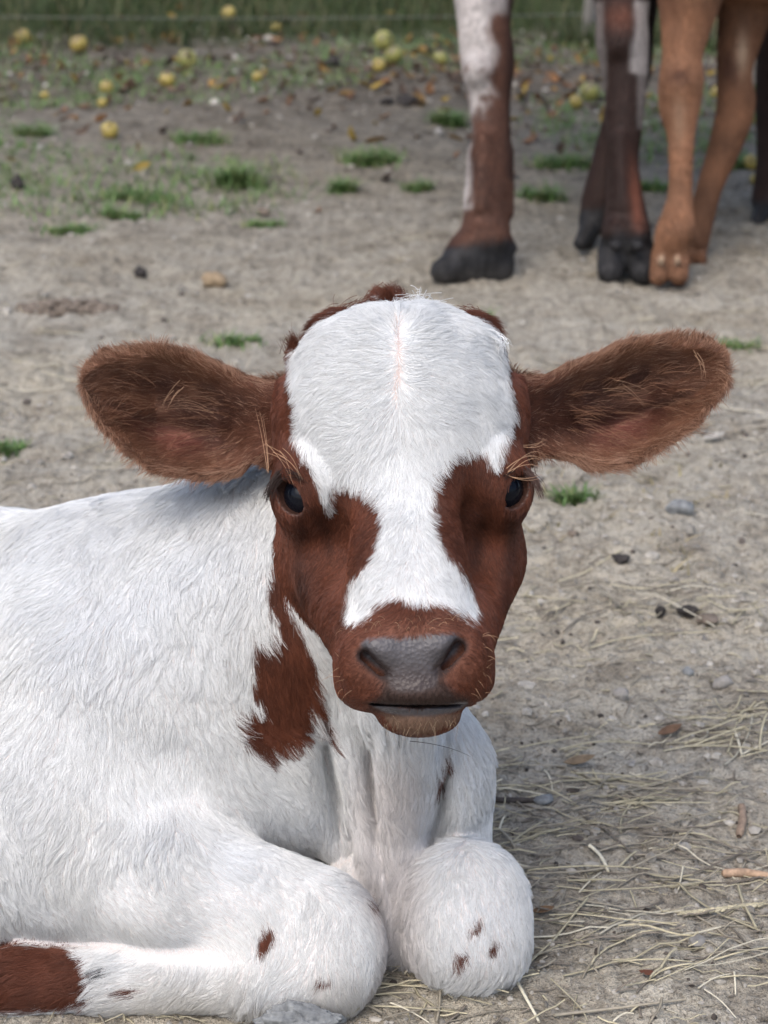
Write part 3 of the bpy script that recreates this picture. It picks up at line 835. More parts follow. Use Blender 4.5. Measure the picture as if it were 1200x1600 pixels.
BODY = Field()
def bc(px, py, dz, rx, ry, rz, k=0.03, R=None, sub=False):
    BODY.el(P(px, py, dz), [PR(rx, dz), PR(ry, dz), PR(rz, dz)], k, R, sub)
def br(a, b, k=0.03, sub=False):
    BODY.rc(P(*a[:3]), P(*b[:3]), PR(a[3], a[2]), PR(b[3], b[2]), k, sub)
# trunk
br((330, 1045, 560, 262), (-60, 1080, 820, 256), 0.05)
br((-60, 1075, 820, 262), (-420, 1075, 1080, 270), 0.05)
bc(365, 918, 480, 140, 146, 150, 0.06)                # withers
bc(200, 945, 600, 190, 142, 150, 0.05)
# neck
br((600, 830, 300, 165), (470, 960, 400, 195), 0.05)
br((565, 960, 340, 150), (580, 1190, 410, 130), 0.04)
br((470, 960, 400, 195), (420, 1090, 480, 215), 0.06)
br((612, 1110, 225, 74), (608, 1330, 300, 56), 0.012)   # throat and dewlap
br((608, 1330, 300, 56), (610, 1450, 312, 64), 0.012)
br((500, 1110, 262, 32), (532, 1320, 322, 26), 0.006)  # skin fold beside the dewlap
br((562, 1170, 262, 18), (580, 1340, 318, 16), 0.008)
# shoulders
bc(420, 1180, 410, 120, 150, 110, 0.04)
bc(210, 1110, 385, 190, 190, 130, 0.06)
br((130, 1130, 380, 150), (40, 1300, 310, 150), 0.06)
bc(704, 1215, 350, 66, 105, 90, 0.02)
br((690, 1250, 420, 70), (712, 1360, 340, 60), 0.016)
# furrows either side of the dewlap
bc(524, 1285, 190, 17, 135, 125, 0.014, rotm(rz=9), True)
bc(686, 1320, 215, 16, 135, 110, 0.014, rotm(rz=-9), True)
bc(585, 1270, 205, 9, 110, 50, 0.016, rotm(rz=6), True)
bc(546, 1395, 318, 46, 44, 46, 0.012)
# near foreleg: forearm, knee, cannon, fetlock, pastern
br((70, 1310, 305, 150), (260, 1378, 205, 108), 0.045)
br((260, 1368, 205, 102), (480, 1436, 178, 86), 0.012)
bc(508, 1476, 172, 90, 102, 88, 0.012)
br((490, 1520, 158, 64), (400, 1524, 156, 60), 0.03)
br((400, 1524, 156, 58), (180, 1533, 172, 49), 0.008)
br((180, 1533, 172, 49), (40, 1530, 180, 50), 0.008)
br((40, 1530, 180, 50), (-70, 1530, 205, 38), 0.008)
# far foreleg
bc(736, 1418, 235, 91, 104, 88, 0.010)
bc(735, 1486, 240, 76, 46, 74, 0.03)
bc(706, 1430, 250, 46, 74, 70, 0.03)
br((738, 1478, 260, 58), (660, 1480, 470, 45), 0.02)
# haunch and hind leg
bc(-520, 1080, 1050, 250, 250, 240, 0.06)
br((-420, 1220, 900, 150), (-260, 1400, 640, 100), 0.05)
br((-260, 1430, 640, 80), (-520, 1500, 720, 55), 0.03)
br((-520, 1500, 720, 50), (-300, 1530, 560, 42), 0.02)

BLEND = 0.014
def calf_sdf(p):
    d = BODY.eval(p)
    cz = P(635, 830, 60)
    m = ((p - cz) ** 2).sum(1) < 0.21 ** 2
    if m.any():
        h = HEAD.eval(p[m]); b = d[m]
        w = np.maximum(BLEND - np.abs(h - b), 0) / BLEND
        d[m] = np.minimum(h, b) - w * w * BLEND * 0.25
    return d.astype(np.float32)

xs = axis([(-0.46, -0.24, 0.008), (-0.24, -0.085, 0.0034), (-0.085, 0.095, 0.0015), (0.095, 0.115, 0.004)])
ys = axis([(-0.40, -0.14, 0.0034), (-0.14, 0.135, 0.0015), (0.135, 0.16, 0.004)])
zs = axis([(1.06, 1.13, 0.0015), (1.13, 1.27, 0.0018), (1.27, 1.45, 0.004), (1.45, 1.78, 0.009)])
CV, CQ = polygonise(calf_sdf, xs, ys, zs)
px, py = proj(CV)
hd = HEAD.eval(CV.astype(np.float32)); bd = BODY.eval(CV.astype(np.float32))
C_HEAD = (hd < bd)

# -------- markings of the coat (the calf's own colours)
WHITE = np.array([0.77, 0.775, 0.77]); BROWN = np.array([0.118, 0.037, 0.019]); PAD = np.array([0.090, 0.083, 0.088])
EARB = np.array([0.195, 0.090, 0.052]); PINK = np.array([0.52, 0.41, 0.37])
blaze = smooth_poly([(504, 500), (474, 532), (450, 578), (459, 640), (456, 690), (480, 724), (496, 765), (506, 790), (520, 800), (522, 768),
    (545, 764), (572, 775), (594, 800), (590, 845), (578, 885), (553, 908), (541, 935), (538, 975), (562, 972), (590, 948), (620, 941), (650, 950), (690, 948),
    (722, 960), (748, 975), (740, 935), (720, 900), (698, 868), (682, 830), (679, 790), (690, 750), (720, 716), (752, 712), (775, 735), (797, 700),
    (803, 650), (794, 600), (789, 560), (772, 520), (750, 490), (735, 440), (620, 420), (500, 440)], 4)
padpoly = smooth_poly([(566, 1004), (588, 996), (640, 995), (692, 990), (716, 992), (719, 1010), (702, 1028), (686, 1046), (684, 1062), (678, 1076), (645, 1082), (614, 1078), (606, 1062), (598, 1046), (576, 1032), (566, 1016)], 4)
lipfur = smooth_poly([(604, 1050), (645, 1040), (686, 1048), (705, 1076), (732, 1104), (650, 1114), (578, 1108), (592, 1080)], 4)
lippoly = smooth_poly([(585, 1100), (650, 1108), (726, 1096), (722, 1106), (700, 1115), (650, 1119), (605, 1114)], 4)
chinpoly = smooth_poly([(560, 1080), (740, 1070), (735, 1100), (712, 1130), (680, 1146), (650, 1151), (622, 1142), (600, 1122), (580, 1108)], 4)
neckpatch = smooth_poly([(416, 905), (432, 888), (452, 900), (458, 950), (470, 985), (486, 1020), (502, 1070), (520, 1130), (532, 1168), (520, 1166), (496, 1112), (487, 1155),
    (468, 1172), (438, 1180), (410, 1186), (385, 1166), (377, 1140), (386, 1118), (407, 1116), (398, 1075), (396, 1040), (406, 1010), (430, 1012), (438, 985), (424, 955)], 3)
spots = [[(702, 1188), (712, 1196), (700, 1222), (688, 1243), (680, 1240), (688, 1210)],
         [(424, 1456), (428, 1476), (410, 1499), (401, 1493), (406, 1470)],
         [(752, 1440), (757, 1446), (745, 1462), (734, 1468), (738, 1455)],
         [(728, 1488), (735, 1496), (722, 1518), (709, 1520), (710, 1503)],
         [(772, 1474), (782, 1478), (777, 1494), (764, 1500), (763, 1484)],
         [(580, 1408), (586, 1412), (590, 1432), (583, 1430)],
         [(-60, 1470), (30, 1477), (105, 1480), (120, 1500), (132, 1535), (128, 1574), (60, 1580), (-60, 1590)],
         [(176, 1546), (195, 1544), (208, 1550), (196, 1558), (178, 1560)],
         [(493, 1540), (515, 1536), (520, 1541), (500, 1549)]]
darkspots = [[(138, 1522), (160, 1520), (164, 1526), (146, 1534)]]

def sstep(d, w):
    t = np.clip(0.5 - d / (2 * w), 0, 1)
    return t * t * (3 - 2 * t)

def coat(p, is_head, jit=0.0):
    """albedo and region weights of the hide at view-space points"""
    x, y = proj(p)
    dz = (p[:, 2] - D0) / UNIT
    if jit:
        x = x + RNG.normal(0, jit, len(x)); y = y + RNG.normal(0, jit * 1.4, len(y))
    n = fbm(p, 130, 3, 5) * 4
    col = np.tile(WHITE, (len(p), 1)).astype(float)
    w = sstep(np.where(is_head, 99, sd_poly(x, y, neckpatch) + n * 1.3), 4)
    for s in spots:
        w = np.maximum(w, sstep(sd_poly(x, y, s) + n * 0.8, 3.5))
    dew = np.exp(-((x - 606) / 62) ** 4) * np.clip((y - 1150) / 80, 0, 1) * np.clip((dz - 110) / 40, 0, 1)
    col += (np.array([0.60, 0.55, 0.525]) - col) * (dew * 0.75 * (col[:, 1] > 0.5))[:, None]     # dewlap: thin hair over pink skin, its shade painted in too
    # top of the neck behind the poll is brown
    w = np.maximum(w, np.where((~is_head) & (y < 640), 1.0, 0.0))
    col += (BROWN - col) * w[:, None]
    for s in darkspots:
        col += (np.array([0.03, 0.03, 0.035]) - col) * sstep(sd_poly(x, y, s) + n * 0.5, 3)[:, None]
    # head
    back = np.clip((dz - 190 + n * 3) / 14, 0, 1)
    wb = sstep(sd_poly(x, y, blaze) + n, 4) * (1 - back)
    hcol = BROWN + (WHITE - BROWN) * wb[:, None]
    tone = 1 + 0.22 * fbm(p, 34, 3, 27) + 0.10 * fbm(p, 120, 2, 28)
    dark_streak = np.zeros(len(p))  # darker streaks below the eyes and down the cheeks
    for tl in ([(486, 800), (508, 828), (514, 858)], [(764, 790), (750, 830), (744, 880)], [(470, 810), (466, 880), (472, 940)], [(800, 800), (797, 880), (785, 950)]):
        tl = np.array(tl, float); dd = np.full(len(p), 1e9)
        for (ax, ay), (bx, by) in zip(tl[:-1], tl[1:]):
            t_ = np.clip(((x - ax) * (bx - ax) + (y - ay) * (by - ay)) / ((bx - ax) ** 2 + (by - ay) ** 2), 0, 1)
            dd = np.minimum(dd, np.hypot(x - ax - t_ * (bx - ax), y - ay - t_ * (by - ay)))
        dark_streak = np.maximum(dark_streak, np.exp(-(dd / 11) ** 2))
    hcol = np.where((wb < 0.5)[:, None], hcol * (tone * (1 - 0.45 * dark_streak))[:, None], hcol)
    chin = sstep(sd_poly(x, y, chinpoly) + n, 5) * (dz < 60)
    under = ((y > 1085) & (dz > -10)) | ((y > 1145) & (dz > -80))
    hcol = np.where(under[:, None], WHITE, hcol)
    hcol += (np.array([0.19, 0.115, 0.078]) - hcol) * (chin * np.clip((y - 1112) / 8, 0, 1) * ~under)[:, None]
    mz = sstep(np.hypot((x - 647) / 1.5, y - 1030) - 62, 22) * (wb < 0.5) * (dz < 0)
    hcol = hcol + (np.array([0.165, 0.068, 0.043]) - hcol) * (mz * (1 - chin) * ~under * 0.8)[:, None]
    col = np.where(is_head[:, None], hcol, col)
    lf = sstep(sd_poly(x, y, lipfur) + n, 11) * (dz < -60)
    hcol = hcol + (np.array([0.046, 0.029, 0.024]) - hcol) * (lf * ~under * 0.95)[:, None]
    col = np.where(is_head[:, None], hcol, col)
    pad = sstep(sd_poly(x, y, padpoly) + n * 0.5, 5) * is_head * (dz < -60)
    pad = np.maximum(pad, sstep(sd_poly(x, y, lippoly), 3) * is_head * (dz < -60))
    return col, pad

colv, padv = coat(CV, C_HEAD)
dzm = (CV[:, 2] - D0) / UNIT
padc = PAD * (1 + 0.15 * fbm(CV, 220, 2, 9)[:, None])
lowp = np.clip((py - 1030) / 34, 0, 1) * (py < 1101)
padc = padc + (np.array([0.046, 0.030, 0.026]) - padc) * (lowp * 0.85)[:, None]
wsk = np.clip((colv[:, 1] - 0.2) / 0.4, 0, 1)[:, None]
skin = colv * (1 - wsk) + np.array([0.66, 0.61, 0.59]) * wsk        # pinkish grey skin under the white hair
crease = np.exp(-((px - 622 - 3 * np.sin(py / 17)) / 6.0) ** 2) * np.clip((py - 478) / 25, 0, 1) * np.clip((650 - py) / 40, 0, 1) * C_HEAD
skin = skin + (PINK - skin) * (crease * 0.9)[:, None]
skin = skin + (padc - skin) * padv[:, None]
noser = np.zeros(len(CV))
for a_, b_ in (((570, 1024, -195), (600, 1050, -195)), ((717, 1010, -195), (688, 1044, -195))):
    a3, b3 = P(*a_), P(*b_); t_ = np.clip(((CV - a3) @ (b3 - a3)) / ((b3 - a3) @ (b3 - a3)), 0, 1)
    noser = np.maximum(noser, sstep((np.linalg.norm(CV - a3 - t_[:, None] * (b3 - a3), axis=1) - PR(15)) / UNIT, 5))
slit = sstep(np.abs(py - np.interp(px, [575, 620, 692, 732], [1099, 1103, 1101, 1093])) - 2.0, 2.5) * ((px > 576) & (px < 734) & C_HEAD)
skin += (np.array([0.022, 0.014, 0.013]) - skin) * np.maximum(noser * C_HEAD * 0.9, slit * 0.9)[:, None]
# bare dark lids round the eyes, dark nostrils
lid = np.zeros(len(CV))
for c, n, sx in EYES:
    lid = np.maximum(lid, 0)
LIDE = np.full(len(CV), 99.0)
for lc, R in LIDS:
    q = (CV - lc) @ R / np.array([PR(34), PR(23), PR(30)])
    LIDE = np.minimum(LIDE, (np.sqrt((q ** 2).sum(1)) - 1) * 22)
lid = sstep(LIDE - 3.5, 2.5)
skin += (np.array([0.05, 0.028, 0.022]) - skin) * (lid * C_HEAD * 0.85)[:, None]

hide, nt, b = new_mat('calf_hide')
at = nd(nt, 'ShaderNodeAttribute', attribute_name='hide_colour')
ap = nd(nt, 'ShaderNodeAttribute', attribute_name='bare')
n1 = noise_node(nt, 900, 3, 0.6, objco(nt)); n2 = nd(nt, 'ShaderNodeTexVoronoi'); n2.inputs['Scale'].default_value = 430
nt.links.new(objco(nt), n2.inputs['Vector'])
nt.links.new(at.outputs['Color'], b.inputs['Base Color'])
mr = nd(nt, 'ShaderNodeMapRange'); mr.inputs[3].default_value = 0.85; mr.inputs[4].default_value = 0.36
nt.links.new(ap.outputs['Fac'], mr.inputs[0]); nt.links.new(mr.outputs[0], b.inputs['Roughness'])
b.inputs['Specular IOR Level'].default_value = 0.35
b1 = bump(nt, b, n1.outputs[0], 0.25, 0.0008)
bump(nt, b, n2.outputs[0], 0.5, 0.0010, b1)

CALF0 = G(430, 1500)
calf = tag(empty('calf', CALF0), 'white calf with chestnut brown face patches and ears, lying with folded forelegs on bare soil', 'calf')
body = mesh_np('body', c2w(CV), CQ[:, ::-1], hide, calf, loc=CALF0)
vcol(body, 'hide_colour', skin); vfloat(body, 'bare', np.maximum(padv, lid * C_HEAD))
_n = np.empty(len(CV) * 3, np.float32); body.data.vertices.foreach_get('normal', _n)
CN = _n.reshape(-1, 3) @ M_C2W.T              # view-space normals
if (CN * (CV - CV.mean(0))).sum() < 0:
    raise SystemExit('calf skin inside out')

# -------- eyes
eye_m, nt, b = new_mat('eye_dark')
geo = nd(nt, 'ShaderNodeTexCoord')
sep = nd(nt, 'ShaderNodeSeparateXYZ'); nt.links.new(geo.outputs['Object'], sep.inputs[0])
rr = ramp(nt, sep.outputs['Z'], [(0.0, (0.16, 0.15, 0.16)), (0.30, (0.10, 0.09, 0.10)), (0.42, (0.012, 0.010, 0.012)), (1.0, (0.004, 0.005, 0.009))])
mr = nd(nt, 'ShaderNodeMapRange'); mr.inputs[1].default_value = 0.0; mr.inputs[2].default_value = 0.015
nt.links.new(sep.outputs['Z'], mr.inputs[0]); nt.links.new(mr.outputs[0], rr.inputs[0]); nt.links.new(rr.outputs[0], b.inputs['Base Color'])
b.inputs['Roughness'].default_value = 0.10; b.inputs['IOR'].default_value = 1.28
for c, n, sx in EYES:
    R = PR(38)
    nth, nph = 24, 32
    th = np.linspace(0.02, math.pi - 0.02, nth); ph = np.arange(nph) / nph * 2 * math.pi
    T, Ph = np.meshgrid(th, ph, indexing='ij')
    r = R * (1 + 0.06 * np.exp(-(T / 0.5) ** 2))
    v = np.stack([r * np.sin(T) * np.cos(Ph), r * np.sin(T) * np.sin(Ph), r * np.cos(T)], -1).reshape(-1, 3)
    f = [(i * nph + j, (i + 1) * nph + j, (i + 1) * nph + (j + 1) % nph, i * nph + (j + 1) % nph) for i in range(nth - 1) for j in range(nph)]
    nw = v2w(n); cw = c2w(c)
    o = mesh_np('eye', v, f, eye_m, None)
    o.parent = calf
    o.location = Vector(cw - CALF0)
    o.rotation_euler = Vector(nw).to_track_quat('Z', 'Y').to_euler()

# -------- ears
ear_m, nt, b = new_mat('ear_skin')
at = nd(nt, 'ShaderNodeAttribute', attribute_name='hide_colour')
nt.links.new(at.outputs['Color'], b.inputs['Base Color']); b.inputs['Roughness'].default_value = 0.8
n1 = noise_node(nt, 500, 4, 0.6, objco(nt)); bump(nt, b, n1.outputs[0], 0.4, 0.001)

EAR = {
 -1: dict(up=[(446, 592), (420, 598), (385, 591), (350, 575), (300, 554), (250, 545), (200, 546), (160, 556), (137, 577), (128, 600)],
          lo=[(446, 730), (425, 726), (400, 718), (375, 735), (335, 745), (290, 742), (240, 732), (195, 700), (160, 665), (138, 630), (128, 600)],
          base_dz=185, tip_dz=215),
  1: dict(up=[(794, 582), (820, 590), (850, 590), (885, 574), (930, 556), (985, 535), (1045, 528), (1100, 533), (1128, 552), (1138, 582)],
          lo=[(794, 718), (826, 722), (850, 712), (890, 716), (925, 730), (980, 724), (1030, 700), (1080, 665), (1115, 628), (1136, 600), (1138, 582)],
          base_dz=185, tip_dz=215)}
EARDATA = []
for sx, E in EAR.items():
    up = smooth_poly(E['up'], 8, False); lo = smooth_poly(E['lo'], 8, False)
    if sx > 0:
        ux, lx = up[:, 0], lo[:, 0]
        fu = lambda x: np.interp(x, ux, up[:, 1]); fl = lambda x: np.interp(x, lx, lo[:, 1])
        x0, x1 = 794, 1138
    else:
        fu = lambda x: np.interp(-x, -up[:, 0], up[:, 1]); fl = lambda x: np.interp(-x, -lo[:, 0], lo[:, 1])
        x0, x1 = 446, 128
    nu, nv = 90, 60
    s = 1 - (1 - np.linspace(0, 0.999, nu)) ** 1.8
    X = x0 + (x1 - x0) * s
    U, L = fu(X), fl(X)
    v = np.linspace(-1, 1, nv)
    S, V = np.meshgrid(s, v, indexing='ij')
    XX = np.repeat(X[:, None], nv, 1)
    mid, half = (U + L) / 2, np.maximum((L - U) / 2, 1.0)
    YY = mid[:, None] + half[:, None] * V
    width = half[:, None] / 95.0
    # the cup: rims come forward, the middle recedes; closed like a tube near the base
    tube = np.exp(-(S / 0.22) ** 2)
    cup = 120 * (1 - np.abs(V) ** 2.2) * np.sqrt(np.clip(S * 3.2, 0, 1)) * np.clip((1 - S) * 2.6, 0, 1) ** 0.6 * (0.4 + 0.6 * width)
    bulge = -55 * np.sqrt(np.clip(1 - V ** 2, 0, 1)) * tube
    ridge = -16 * np.exp(-((V + 0.12 - 0.25 * S) / 0.13) ** 2) * np.clip((S - 0.22) * 5, 0, 1) * np.clip((0.92 - S) * 5, 0, 1)
    ridge += 12 * np.exp(-((V - 0.34) / 0.2) ** 2) * np.exp(-((S - 0.5) / 0.18) ** 2)
    base = E['base_dz'] + (E['tip_dz'] - E['base_dz']) * S - 28 * np.sin(S * math.pi)
    roll = 34 * np.clip((-V - 0.72) / 0.28, 0, 1) ** 2
    DZ = base + cup + bulge + ridge + roll
    front = np.stack([np.array([P(a, b_, d) for a, b_, d in zip(XX[i], YY[i], DZ[i])]) for i in range(nu)])
    # thickness: rear sheet pushed away, the two sheets close at the rim
    th = (26 * (1 - np.abs(V) ** 4) ** 0.5 * np.clip((1 - S) * 12, 0, 1) ** 0.5 + 3) + 60 * tube * np.sqrt(np.clip(1 - V ** 2, 0, 1))
    rear = front.copy(); rear[..., 2] += th * UNIT; 
    verts = np.concatenate([front.reshape(-1, 3), rear.reshape(-1, 3)])
    off = nu * nv
    I = lambda i, j: i * nv + j
    f = []
    for i in range(nu - 1):
        for j in range(nv - 1):
            q = (I(i, j), I(i, j + 1), I(i + 1, j + 1), I(i + 1, j))
            f.append(q if sx > 0 else q[::-1])
            q = tuple(a + off for a in q)
            f.append(q[::-1] if sx > 0 else q)
        for j in (0, nv - 1):
            q = (I(i, j), I(i + 1, j), I(i + 1, j) + off, I(i, j) + off)
            if j: q = q[::-1]
            f.append(q if sx > 0 else q[::-1])
    for j in range(nv - 1):
        for i in (0, nu - 1):
            q = (I(i, j), I(i, j) + off, I(i, j + 1) + off, I(i, j + 1))
            if i == 0: q = q[::-1]
            f.append(q if sx > 0 else q[::-1])
    f = np.array(f)[:, ::-1]
    ev, ef = verts, f
    # outward check
    c0 = ev[ef[0]]; nn = np.cross(c0[1] - c0[0], c0[2] - c0[0])
    if nn[2] < 0: ef = ef[:, ::-1]
    EL = P(620, 660, 180)
    eo = mesh_np('ear', c2w(ev), ef, ear_m, calf, loc=c2w(P(x0, 660, 190)))
    vv = np.concatenate([V.ravel(), V.ravel()]); ss = np.concatenate([S.ravel(), S.ravel()])
    fr = np.concatenate([np.ones(off), np.zeros(off)])
    colr = EARB * (1 + 0.18 * fbm(ev, 90, 3, 4)[:, None])
    colr = colr + (BROWN * 0.9 - colr) * np.clip(1 - ss * 2.6, 0, 1)[:, None]
    pink = np.exp(-((vv - 0.42) / 0.26) ** 2 - ((ss - 0.50) / 0.14) ** 2) * fr
    inner = np.clip(1.25 * np.exp(-((vv + 0.05) / 0.58) ** 4 - ((ss - 0.47) / 0.38) ** 4), 0, 1) * fr * np.clip(0.75 + 0.5 * fbm(ev, 70, 2, 44), 0.2, 1)
    colr = colr + (np.array([0.070, 0.028, 0.019]) - colr) * (inner * 0.9)[:, None]  # sparse dark fur inside the cup, with the cup's shade painted in
    colr = colr + (np.array([0.24, 0.085, 0.062]) - colr) * (pink * 0.9)[:, None]
    vcol(eo, 'hide_colour', colr)
    _n = np.empty(len(ev) * 3, np.float32); eo.data.vertices.foreach_get('normal', _n)
    EARDATA.append(dict(o=eo, v=ev, f=ef, n=_n.reshape(-1, 3) @ M_C2W.T, V=vv, S=ss, fr=fr, col=colr, pink=pink, inner=inner, sx=sx))

# -------- hair
def hair_mat(name, rough=0.55, spec=0.35, trans=0.0, tip=1.0):
    m, nt, b = new_mat(name)
    at = nd(nt, 'ShaderNodeAttribute', attribute_name='hair_colour')
    nt.links.new(at.outputs['Color'], b.inputs['Base Color'])
    b.inputs['Roughness'].default_value = rough
    b.inputs['Specular IOR Level'].default_value = spec
    if trans:
        out = nt.nodes['Material Output']
        tr = nd(nt, 'ShaderNodeBsdfTranslucent'); nt.links.new(at.outputs['Color'], tr.inputs['Color'])
        mx = nd(nt, 'ShaderNodeMixShader'); mx.inputs[0].default_value = trans
        nt.links.new(b.outputs[0], mx.inputs[1]); nt.links.new(tr.outputs[0], mx.inputs[2])
        nt.links.new(mx.outputs[0], out.inputs['Surface'])
    return m

def hair_object(name, pts, rad, colr, mat, parent, loc):
    """pts (n,k,3) world, rad (n,k), colr (n,3)"""
    n, k, _ = pts.shape
    hcv = bpy.data.hair_curves.new(name)
    hcv.add_curves([k] * n)
    hcv.attributes['position'].data.foreach_set('vector', (pts - np.asarray(loc)).astype(np.float32).ravel())
    ra = hcv.attributes.get('radius') or hcv.attributes.new('radius', 'FLOAT', 'POINT')
    ra.data.foreach_set('value', rad.astype(np.float32).ravel())
    ca = hcv.attributes.new('hair_colour', 'FLOAT_COLOR', 'CURVE')
    c = np.ones((n, 4), np.float32); c[:, :3] = colr
    ca.data.foreach_set('color', c.ravel())
    hcv.materials.append(mat)
    o = bpy.data.objects.new(name, hcv); COL.objects.link(o)
    o.parent = parent
    base = np.zeros(3); q = parent
    while q is not None:
        base += np.array(q.location); q = q.parent
    o.location = Vector(np.asarray(loc) - base)
    return o

def sample(verts, quads, normals, dens, extra, count):
    """random points on the skin; dens per vertex"""
    tri = np.concatenate([quads[:, [0, 1, 2]], quads[:, [0, 2, 3]]])
    a, b, c = verts[tri[:, 0]], verts[tri[:, 1]], verts[tri[:, 2]]
    area = 0.5 * np.linalg.norm(np.cross(b - a, c - a), axis=1)
    w = area * dens[tri].mean(1)
    tot = w.sum(); n = int(count if count else tot)
    cs = np.cumsum(w); t = np.searchsorted(cs, RNG.random(n) * cs[-1])
    t = np.minimum(t, len(tri) - 1)
    r1 = np.sqrt(RNG.random(n)); r2 = RNG.random(n)
    u, v, wv = 1 - r1, r1 * (1 - r2), r1 * r2
    T = tri[t]
    mix = lambda A: (A[T[:, 0]].T * u + A[T[:, 1]].T * v + A[T[:, 2]].T * wv).T
    N = mix(normals); N /= np.linalg.norm(N, axis=1)[:, None] + 1e-9
    return mix(verts), N, [mix(e) for e in extra]

def flow(px_, py_, ctrl, power=1.6, soft=25.0):
    C = np.array(ctrl, float)
    vx = np.zeros(len(px_)); vy = np.zeros(len(px_)); 
    for cx, cy, dx, dy in C:
        l = math.hypot(dx, dy)
        w = 1.0 / ((px_ - cx) ** 2 + (py_ - cy) ** 2 + soft ** 2) ** power
        vx += w * dx / l; vy += w * dy / l
    l = np.hypot(vx, vy) + 1e-12
    return vx / l, vy / l

def tangent(N, v3):
    T = v3 - N * (N * v3).sum(1)[:, None]
    return T / (np.linalg.norm(T, axis=1)[:, None] + 1e-6)

def strands(root, N, T, L, lift, k=5, wave=0.0, clump=0.0, cell=0.005, cl_seed=0, curl=0.0, stray=0.12):
    """grow strands along the skin; they gather towards guide strands"""
    n = len(root)
    t = np.linspace(0, 1, k)
    B = np.cross(N, T)
    rnd = RNG.normal(0, stray, (n, 1))
    Td = T * np.cos(rnd) + B * np.sin(rnd)
    lf = np.broadcast_to(lift, (n,)) * RNG.uniform(0.6, 1.4, n)
    # slowly varying sideways wave: neighbouring hairs swing together
    w1 = vnoise(root, 160, cl_seed + 1)[:, None, None] * wave
    w2 = vnoise(root, 70, cl_seed + 2)[:, None, None] * wave
    tt = t[None, :, None]
    off = Td[:, None, :] * tt + N[:, None, :] * lf[:, None, None] * (tt - 0.55 * tt ** 2) + B[:, None, :] * (w1 * tt ** 2 + w2 * np.sin(tt * 4.0) * 0.5)
    pts = root[:, None, :] + L[:, None, None] * off
    if np.any(clump):
        ng = max(8, int(n * 0.03))
        # guides: one per cell
        key = np.floor(root / cell).astype(np.int64)
        key = key[:, 0] * 73856093 ^ key[:, 1] * 19349663 ^ key[:, 2] * 83492791
        _, first = np.unique(key, return_index=True)
        kd = kdtree.KDTree(len(first))
        for i, g in enumerate(first): kd.insert(root[g], i)
        kd.balance()
        near = np.fromiter((kd.find(r)[1] for r in root), np.int64, n)
        gi = first[near]
        gp = pts[gi]
        # the guide strand rescaled to this strand's length
        amt = clump * RNG.uniform(0.5, 1.15, n)
        wgt = (np.clip(amt[:, None], 0, 1) * t[None, :] ** 1.2)[..., None]
        pts = pts + (gp - pts) * wgt
    return pts

def widths(n, k, r0, tip=0.25):
    t = np.linspace(0, 1, k)
    return r0 * (1 - (1 - tip) * t ** 1.5)[None, :] * RNG.uniform(0.75, 1.25, (n, 1))

coat_m = hair_mat('calf_hair', 0.5, 0.3, 0.10)
facing = (CN * (-CV / np.linalg.norm(CV, axis=1)[:, None])).sum(1)
vis = np.clip((facing + 0.45) * 4, 0, 1)
# ---- body and legs
bodyctrl = [(20, 800, -0.1, 1), (150, 780, -0.15, 1), (280, 770, -0.1, 1), (370, 745, 0.2, 1), (410, 780, 0.35, 1),
    (60, 900, -0.12, 1), (180, 900, -0.08, 1), (300, 900, 0.0, 1), (390, 880, 0.25, 1), (420, 960, 0.2, 1), (60, 1040, -0.18, 1), (180, 1050, -0.12, 1),
    (300, 1050, 0.0, 1), (390, 1040, 0.15, 1), (440, 1100, 0.1, 1), (490, 1020, 0.5, 1), (510, 1120, 0.4, 1), (60, 1180, -0.35, 1), (160, 1170, -0.25, 1), (240, 1180, -0.05, 1),
    (340, 1180, 0.3, 1), (420, 1230, 0.7, 0.7), (480, 1270, 0.9, 0.5), (510, 1220, 0.4, 1), (60, 1270, -0.2, 1), (140, 1290, 0.0, 1), (220, 1300, 0.25, 1), (300, 1310, 0.6, 0.7),
    (80, 1390, 0.5, 0.7), (200, 1410, 0.9, 0.35), (330, 1400, 1, 0.15), (420, 1380, 0.9, 0.35), (330, 1450, 0.9, 0.1), (500, 1390, 0.6, 0.8), (560, 1440, 0.25, 1), (440, 1460, 0.1, 1),
    (520, 1500, -0.1, 1), (560, 1540, -0.5, 1), (440, 1530, -0.8, 0.6), (340, 1530, -1, 0.15), (200, 1530, -1, 0.1), (60, 1530, -1, 0.2),
    (560, 1120, 0.1, 1), (620, 1180, 0, 1), (680, 1150, -0.05, 1), (560, 1250, 0.05, 1), (620, 1300, 0, 1), (650, 1420, 0.15, 1), (580, 1420, 0.0, 1), (610, 1490, 0, 1), (530, 1290, -0.5, 0.8),
    (745, 1160, 0.2, 1), (730, 1230, -0.1, 1), (700, 1290, 0.2, 1), (690, 1330, 0.2, 1), (740, 1350, 0, 1), (790, 1380, 0.4, 1), (680, 1400, -0.3, 1), (740, 1440, 0, 1), (710, 1480, -0.2, 1), (780, 1470, 0, 1)]
legw = np.maximum.reduce([np.exp(-((px - 300) / 260) ** 2 - ((py - 1440) / 90) ** 2), np.exp(-((px - 510) / 90) ** 2 - ((py - 1470) / 110) ** 2),
                          np.exp(-((px - 745) / 80) ** 2 - ((py - 1420) / 110) ** 2)])
legw = np.clip(legw * 1.4, 0, 1)
chestw = np.exp(-((px - 600) / 75) ** 2) * np.clip((py - 1080) / 60, 0, 1)
inframe = np.clip((px + 330) / 200, 0, 1)
dens = vis * inframe * (~C_HEAD) * (bd < 0.006)
root, N, (lw, cw) = sample(CV, CQ, CN, dens, [legw, chestw], int(380000 * HAIR))
rx, ry = proj(root)
vx, vy = flow(rx, ry, bodyctrl, 1.3, 50)
sw = fbm(root, 28, 2, 31) * 0.35
